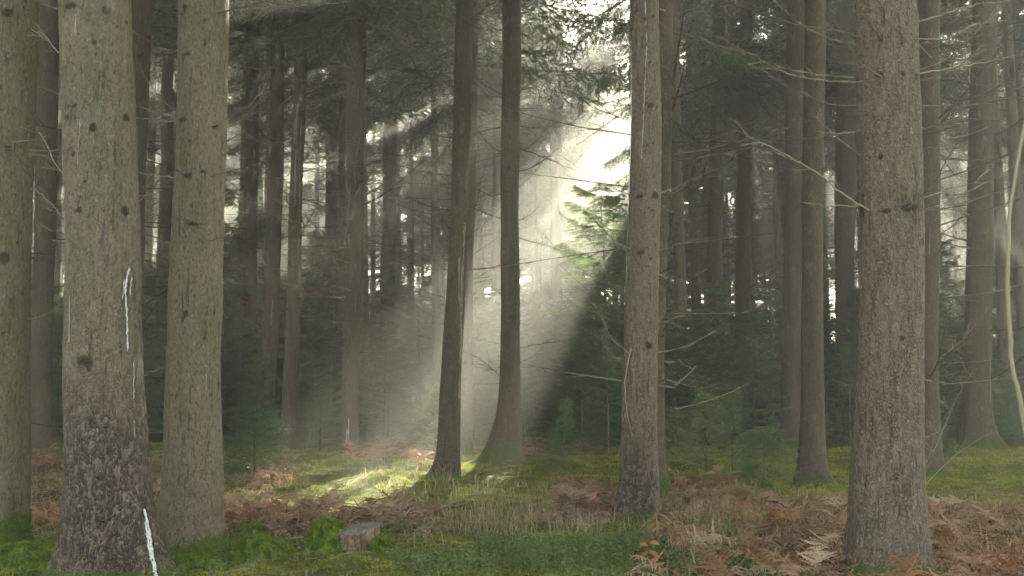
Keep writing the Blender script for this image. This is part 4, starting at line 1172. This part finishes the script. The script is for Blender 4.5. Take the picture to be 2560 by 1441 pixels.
def dome(name, px, py, rx, ry, h, rg, label, cat, n=9000):
    p = on_ground(px, py); loc = (p[0], p[1], float(ground_z(p[0], p[1])) - .03)
    root = thing(name, label, cat, loc)
    sd = int(rg.integers(999))
    def f(u, v):
        a = u * 2 * np.pi; r = np.sqrt(v)
        lump = .55 + .9 * fbm(np.cos(a) * r * 4 + 7, np.sin(a) * r * 4, sd, 4)
        x = rx * r * np.cos(a) * (.85 + .3 * vnoise(a * 1.2, a * 0, sd + 5)); y = ry * r * np.sin(a)
        z = h * (1 - r ** 2.2) ** .8 * lump
        N = unit(np.stack([x / rx ** 2, y / ry ** 2, np.full_like(x, .6) / max(h, .05) * .5], -1))
        return np.stack([x, y, z], -1), N
    nu, nv = 40, 12
    U, Vv = np.meshgrid(np.linspace(0, 1, nu, endpoint=False), np.linspace(0, 1, nv) ** 2, indexing='ij')
    P, _ = f(U.ravel(), Vv.ravel())
    i, j = np.meshgrid(np.arange(nu), np.arange(nv - 1), indexing='ij'); a = i * nv + j; b = ((i + 1) % nu) * nv + j
    G = Geo(); G.add(P, None, np.stack([a, b, b + 1, a + 1], -1).reshape(-1, 4))
    link('mound_body', G.mesh('mound_body', M_mossd, True), root)
    moss_coat('moss_coat', f, n, rg, .036, root, M_mossd)
    return root
rgm = np.random.default_rng(123)
dome('moss_mound', 818, 1376, .24, .26, .23, rgm, 'rounded green moss mound hugging the left back of the cut stump', 'moss mound')
dome('moss_mound', 655, 1392, .31, .28, .19, rgm, 'long low bright green moss hummock left of the cut stump', 'moss mound')
dome('moss_mound', 640, 1335, .22, .24, .14, rgm, 'small moss hummock behind the long low one', 'moss mound')
dome('moss_mound', 950, 1388, .09, .12, .15, rgm, 'little moss clump against the right side of the cut stump', 'moss mound', 3000)
dome('moss_mound', 1440, 1352, .25, .22, .08, rgm, 'moss clump in the green undergrowth left of the reddish trunk foot', 'moss mound', 5000)
dome('moss_mound', 40, 1430, .45, .4, .16, rgm, 'dark moss bank around the foot of the leftmost trunk', 'moss mound', 12000)
dome('moss_mound', 470, 1432, .30, .3, .14, rgm, 'moss bank between the broad trunk and the smooth olive trunk', 'moss mound', 8000)
dome('moss_mound', 1035, 1160, .28, .3, .10, rgm, 'dark mossy hump at the edge of the sunlit moss', 'moss mound', 3000)
def stump():
    rg = np.random.default_rng(5)
    p = on_ground(888, 1385); root = thing('tree_stump', 'old sawn tree stump with a grey slanted top among moss', 'stump', (p[0], p[1] + .16, float(ground_z(p[0], p[1])) - .03))
    n = 64; th = np.linspace(0, 2 * np.pi, n, endpoint=False)
    rr = .178 * (1 + .06 * np.sin(3 * th + 1) + .035 * np.sin(7 * th) + .035 * np.sin(17 * th + 2) + .02 * rg.normal(size=n))
    zs = np.linspace(-.05, 1, 10); V = []
    top = lambda x, y: .19 + .15 * x + .14 * y + .008 * np.sin(23 * np.arctan2(y, x)) * np.hypot(x, y) / .18
    for z in zs:
        k = 1 + .14 * math.exp(-max(z, 0) * 3)
        r = rr * k + .006 * rg.normal(size=n) * .6
        x, y = r * np.cos(th), r * np.sin(th)
        V.append(np.stack([x, y, z * top(x, y)], -1))
    V = np.array(V); i, j = np.meshgrid(np.arange(9), np.arange(n), indexing='ij'); a = i * n + j; b = i * n + (j + 1) % n
    G = Geo(); G.add(V, None, np.stack([a, b, b + n, a + n], -1).reshape(-1, 4))
    link('stump_body', G.mesh('stump_body', mat_stump_side(), True), root)
    G = Geo(); rings = [V[-1] * [1, 1, 1]]
    for f in (.985, .7, .4, .1):
        x, y = V[-1][:, 0] * f, V[-1][:, 1] * f
        rings.append(np.stack([x, y, top(x, y) + .004 + .005 * rg.normal(size=n) * (f < .9)], -1))
    i, j = np.meshgrid(np.arange(4), np.arange(n), indexing='ij'); a = i * n + j; b = i * n + (j + 1) % n
    VV = np.concatenate([np.array(rings).reshape(-1, 3), [[0, 0, top(0, 0)]]])
    jj = np.arange(n)
    G.add(VV, np.stack([4 * n + jj, 4 * n + (jj + 1) % n, np.full(n, 5 * n)], -1), np.stack([a, b, b + n, a + n], -1).reshape(-1, 4))
    link('cut_top', G.mesh('cut_top', mat_stump_top(), True), root)
stump()

def stick(name, label, pl, r0, r1, z_off, rg, m=None, ntw=4, cat='branch', tl=.2):
    P = []
    for (px, py, up) in pl:
        q = on_ground(px, py); P.append((q[0], q[1], float(ground_z(q[0], q[1])) + up + z_off))
    P = np.array(P); o = P[0].copy()
    s = np.linspace(0, len(P) - 1, 5 * len(P)); Q = np.stack([np.interp(s, range(len(P)), P[:, k]) for k in range(3)], -1)
    for _ in range(4): Q[1:-1] = (Q[:-2] + 2 * Q[1:-1] + Q[2:]) / 4
    Q[1:-1] += rg.normal(0, .006, (len(Q) - 2, 3))
    G = Geo(); branch_geo(G, Q - o, r0, r1, rg, ntw=ntw, tl=tl, seg=6)
    ob = link(name, G.mesh(name, m or M_twig), None, tuple(o)); return tag(ob, label, cat)
rs = np.random.default_rng(9)
stick('fallen_branch', 'dark crooked fallen branch arching behind the dry grass', [(1050, 1275, .0), (1110, 1268, .05), (1165, 1262, .12), (1230, 1255, .14), (1300, 1262, .04)], .022, .008, .0, rs, ntw=10)
stick('fallen_branch', 'long thin stick leaning down to the foot of the reddish trunk', [(1395, 1215, .12), (1480, 1245, .10), (1570, 1280, .10), (1650, 1310, .03)], .009, .014, .0, rs, ntw=3)
stick('fallen_branch', 'dark stick lying in the bracken right of the reddish trunk', [(1850, 1250, .12), (1905, 1275, .12), (1960, 1300, .08), (2020, 1325, .02)], .014, .008, .0, rs, ntw=3)
stick('fallen_branch', 'thin pale stick on the green ground right of the stump', [(985, 1352, .01), (1040, 1352, .015), (1085, 1358, .01)], .008, .004, .0, rs, M_twig_pale, 2)
stick('fallen_branch', 'dark stick on the moss behind the stump', [(980, 1330, .02), (1010, 1325, .03), (1040, 1322, .01)], .010, .005, .0, rs, ntw=2)
stick('fallen_branch', 'grey fallen stick at the left of the reddish trunk foot', [(1440, 1330, .02), (1500, 1322, .03), (1545, 1318, .02)], .012, .007, .0, rs, ntw=2)
stick('fallen_branch', 'tangle of dead twigs beside the curved foot spruce', [(1180, 1190, .03), (1260, 1185, .16), (1340, 1182, .20), (1400, 1195, .05)], .010, .004, .0, rs, M_twig_pale, 34, 'brushwood', .35)
stick('fallen_branch', 'dark twig sticking up out of the sunlit moss', [(1000, 1165, .0), (1005, 1162, .12)], .012, .006, .0, rs, ntw=0)
stick('fallen_branch', 'dark stick under the bracken at the lower right', [(2330, 1350, .05), (2370, 1400, .06), (2420, 1450, .02)], .016, .010, .0, rs, ntw=2)
stick('fallen_branch', 'grey log hidden in the bracken at the bottom right', [(1890, 1392, .06), (1950, 1392, .07), (2010, 1394, .06)], .025, .02, .0, rs, ntw=0)

# bare stem rising in front at the right edge
def bare_stem():
    Y = 6.4; rg = np.random.default_rng(31)
    pl = [(2640, 1660), (2612, 1400), (2585, 1180), (2563, 1050), (2543, 960), (2524, 840), (2517, 700), (2521, 580), (2536, 450), (2558, 330), (2590, 200), (2640, 60)]
    P = np.array([at_depth(x, y, Y) for x, y in pl]); P[0, 2] = float(gh(P[0, 0], Y)) - .05
    s = np.linspace(0, len(P) - 1, 60); Q = np.stack([np.interp(s, range(len(P)), P[:, k]) for k in range(3)], -1)
    for _ in range(6): Q[1:-1] = (Q[:-2] + 2 * Q[1:-1] + Q[2:]) / 4
    G = Geo(); Q[2:-2] += np.repeat(rg.normal(0, .006, (14, 3)), 4, 0)[:56]
    branch_geo(G, Q - Q[0], .019, .008, rg, ntw=0, seg=8)
    tag(link('bare_sapling', G.mesh('bare_sapling', M_stem, True), None, tuple(Q[0])), 'pale bare sapling stem curving along the right edge of the photo', 'sapling')
bare_stem()
def twig_shrub(label, px, py, tips, Y=None):
    rg = np.random.default_rng(px); p = on_ground(px, py); o = np.array([p[0], p[1], float(ground_z(p[0], p[1]))])
    root = thing('bare_shrub', label, 'shrub', tuple(o))
    for (tx, ty) in tips:
        tip = at_depth(tx, ty, p[1] + rg.uniform(-.3, .3)) - o
        t = np.linspace(0, 1, 9)[:, None]
        Q = tip * t + np.array([0, 0, .12]) * np.linalg.norm(tip) * (t * (1 - t) * 2) + rg.normal(0, .008, (9, 3)) * t
        G = Geo(); branch_geo(G, Q, .005, .0022, rg, ntw=5, tl=.3, seg=4)
        link('stem', G.mesh('stem', M_twig_pale), root)
twig_shrub('bare arching twigs behind the right side of the pinkish trunk', 2300, 1230, [(2430, 930), (2400, 1000), (2480, 1080), (2380, 1010), (2350, 1010), (2340, 1090)])
twig_shrub('thin bare twigs in front of the peeled trunk', 760, 1150, [(745, 1070), (800, 1020), (720, 1090)])

def seedling(label, px, py, lf, rg):
    p = on_ground(px, py); o = np.array([p[0], p[1], float(ground_z(p[0], p[1]))])
    root = thing('beech_seedling', label, 'seedling', tuple(o))
    G = Geo(); tube(G, np.array([[0, 0, 0], [.004, 0, .05], [.0, .004, .12], [.006, 0, .19]]), [.003, .0025, .002, .0015], 5)
    link('stem', G.mesh('stem', M_twig), root)
    for (dx, dz, a, L) in lf:
        G = Geo(); n = 7; t = np.linspace(0, 1, n); w = .24 * L * np.sin(np.pi * np.clip(t * .95 + .03, 0, 1)) ** .8 * .85 + .001
        d = np.array([math.cos(a), -.35, math.sin(a) * .8]); d /= np.linalg.norm(d); sdv = unit(np.cross(d, [0, -1, .5]))
        b = np.array([dx * .3, 0, dz]); mid = b + d * (t * L)[:, None] - np.array([0, 0, 1]) * (.3 * L * t ** 2)[:, None]
        V = np.stack([mid - sdv * w[:, None] + np.array([0, -.1, .1]) * w[:, None], mid, mid + sdv * w[:, None] + np.array([0, -.1, .1]) * w[:, None]], 1).reshape(-1, 3)
        i = np.arange(n - 1) * 3
        G.add(V, None, np.concatenate([np.stack([i, i + 1, i + 4, i + 3], -1), np.stack([i + 1, i + 2, i + 5, i + 4], -1)]))
        link('leaf', G.mesh('leaf', M_orange, True), root)
seedling('small seedling with bright orange leaves in the green undergrowth', 1622, 1428, [(.02, .17, .3, .085), (-.02, .15, 2.6, .08), (.02, .11, -.5, .085), (-.02, .10, 3.6, .075)], rs)
seedling('seedling with red orange leaves at the foot of the reddish trunk', 1640, 1352, [(.02, .12, .2, .05), (-.02, .11, 2.9, .055), (.02, .08, -.3, .05), (-.02, .16, 2.4, .05)], rs)

# ------------------------------------------------------------------ haze
HAZE = 0.0066
def haze():
    G = Geo(); x0, x1, y0, y1, z0, z1 = -82, 82, -20, 158, -2.0, 32.0
    V = np.array([(x, y, z) for x in (x0, x1) for y in (y0, y1) for z in (z0, z1)], float)
    Q = [(0, 1, 3, 2), (4, 6, 7, 5), (0, 4, 5, 1), (2, 3, 7, 6), (0, 2, 6, 4), (1, 5, 7, 3)]
    G.add(V, None, Q)
    m = bpy.data.materials.new('haze_air'); m.use_nodes = True; t = m.node_tree; t.nodes.clear()
    o = t.nodes.new('ShaderNodeOutputMaterial'); p = t.nodes.new('ShaderNodeVolumePrincipled')
    p.inputs['Color'].default_value = (.93, .94, .90, 1); p.inputs['Density'].default_value = HAZE; p.inputs['Anisotropy'].default_value = .64
    t.links.new(p.outputs[0], o.inputs['Volume'])
    tag(link('haze', G.mesh('haze', m)), kind='stuff')
haze()

# ------------------------------------------------------------------ light, sky, camera
sc = bpy.context.scene
w = bpy.data.worlds.new('World'); sc.world = w; w.use_nodes = True
nt = w.node_tree; bg = nt.nodes['Background']
sky = nt.nodes.new('ShaderNodeTexSky'); sky.sky_type = 'NISHITA'; sky.sun_disc = False
sky.sun_elevation = SUN_EL; sky.sun_rotation = SUN_AZ; sky.air_density = 1.0; sky.dust_density = 2.5; sky.ozone_density = 1.0
hs = nt.nodes.new('ShaderNodeHueSaturation'); hs.inputs['Saturation'].default_value = .28
nt.links.new(sky.outputs[0], hs.inputs['Color']); mw = nt.nodes.new('ShaderNodeMix'); mw.data_type = 'RGBA'; mw.blend_type = 'MULTIPLY'; mw.inputs[0].default_value = 1
mw.inputs[7].default_value = (1.0, .985, .865, 1)
nt.links.new(hs.outputs[0], mw.inputs[6]); nt.links.new(mw.outputs[2], bg.inputs['Color'])
bg.inputs['Strength'].default_value = .05
sun = bpy.data.lights.new('sun', 'SUN'); sun.energy = 5.0; sun.angle = R(.5); sun.color = (1, .92, .72)
so = bpy.data.objects.new('sun', sun); C.objects.link(so); so.location = (10, 60, 40)
so.rotation_euler = Vector((-S[0], -S[1], -S[2])).to_track_quat('-Z', 'Y').to_euler()
cam = bpy.data.cameras.new('camera'); co = bpy.data.objects.new('camera', cam); C.objects.link(co)
co.location = (0, 0, CAM_H); co.rotation_euler = (R(90) + PITCH, 0, 0)
cam.sensor_width = 36; cam.lens = 36 * F0 / W0; cam.clip_start = .05; cam.clip_end = 1000
sc.camera = co
sc.view_settings.view_transform = 'Standard'; sc.view_settings.look = 'None'
sc.view_settings.exposure = 4.3; sc.view_settings.gamma = 1.0
cy = sc.cycles
cy.use_denoising = True
cy.denoising_prefilter = 'ACCURATE'
cy.max_bounces = 5; cy.diffuse_bounces = 3; cy.glossy_bounces = 1; cy.transmission_bounces = 3; cy.volume_bounces = 0; cy.transparent_max_bounces = 4
cy.sample_clamp_indirect = 6.0
cy.use_adaptive_sampling = False
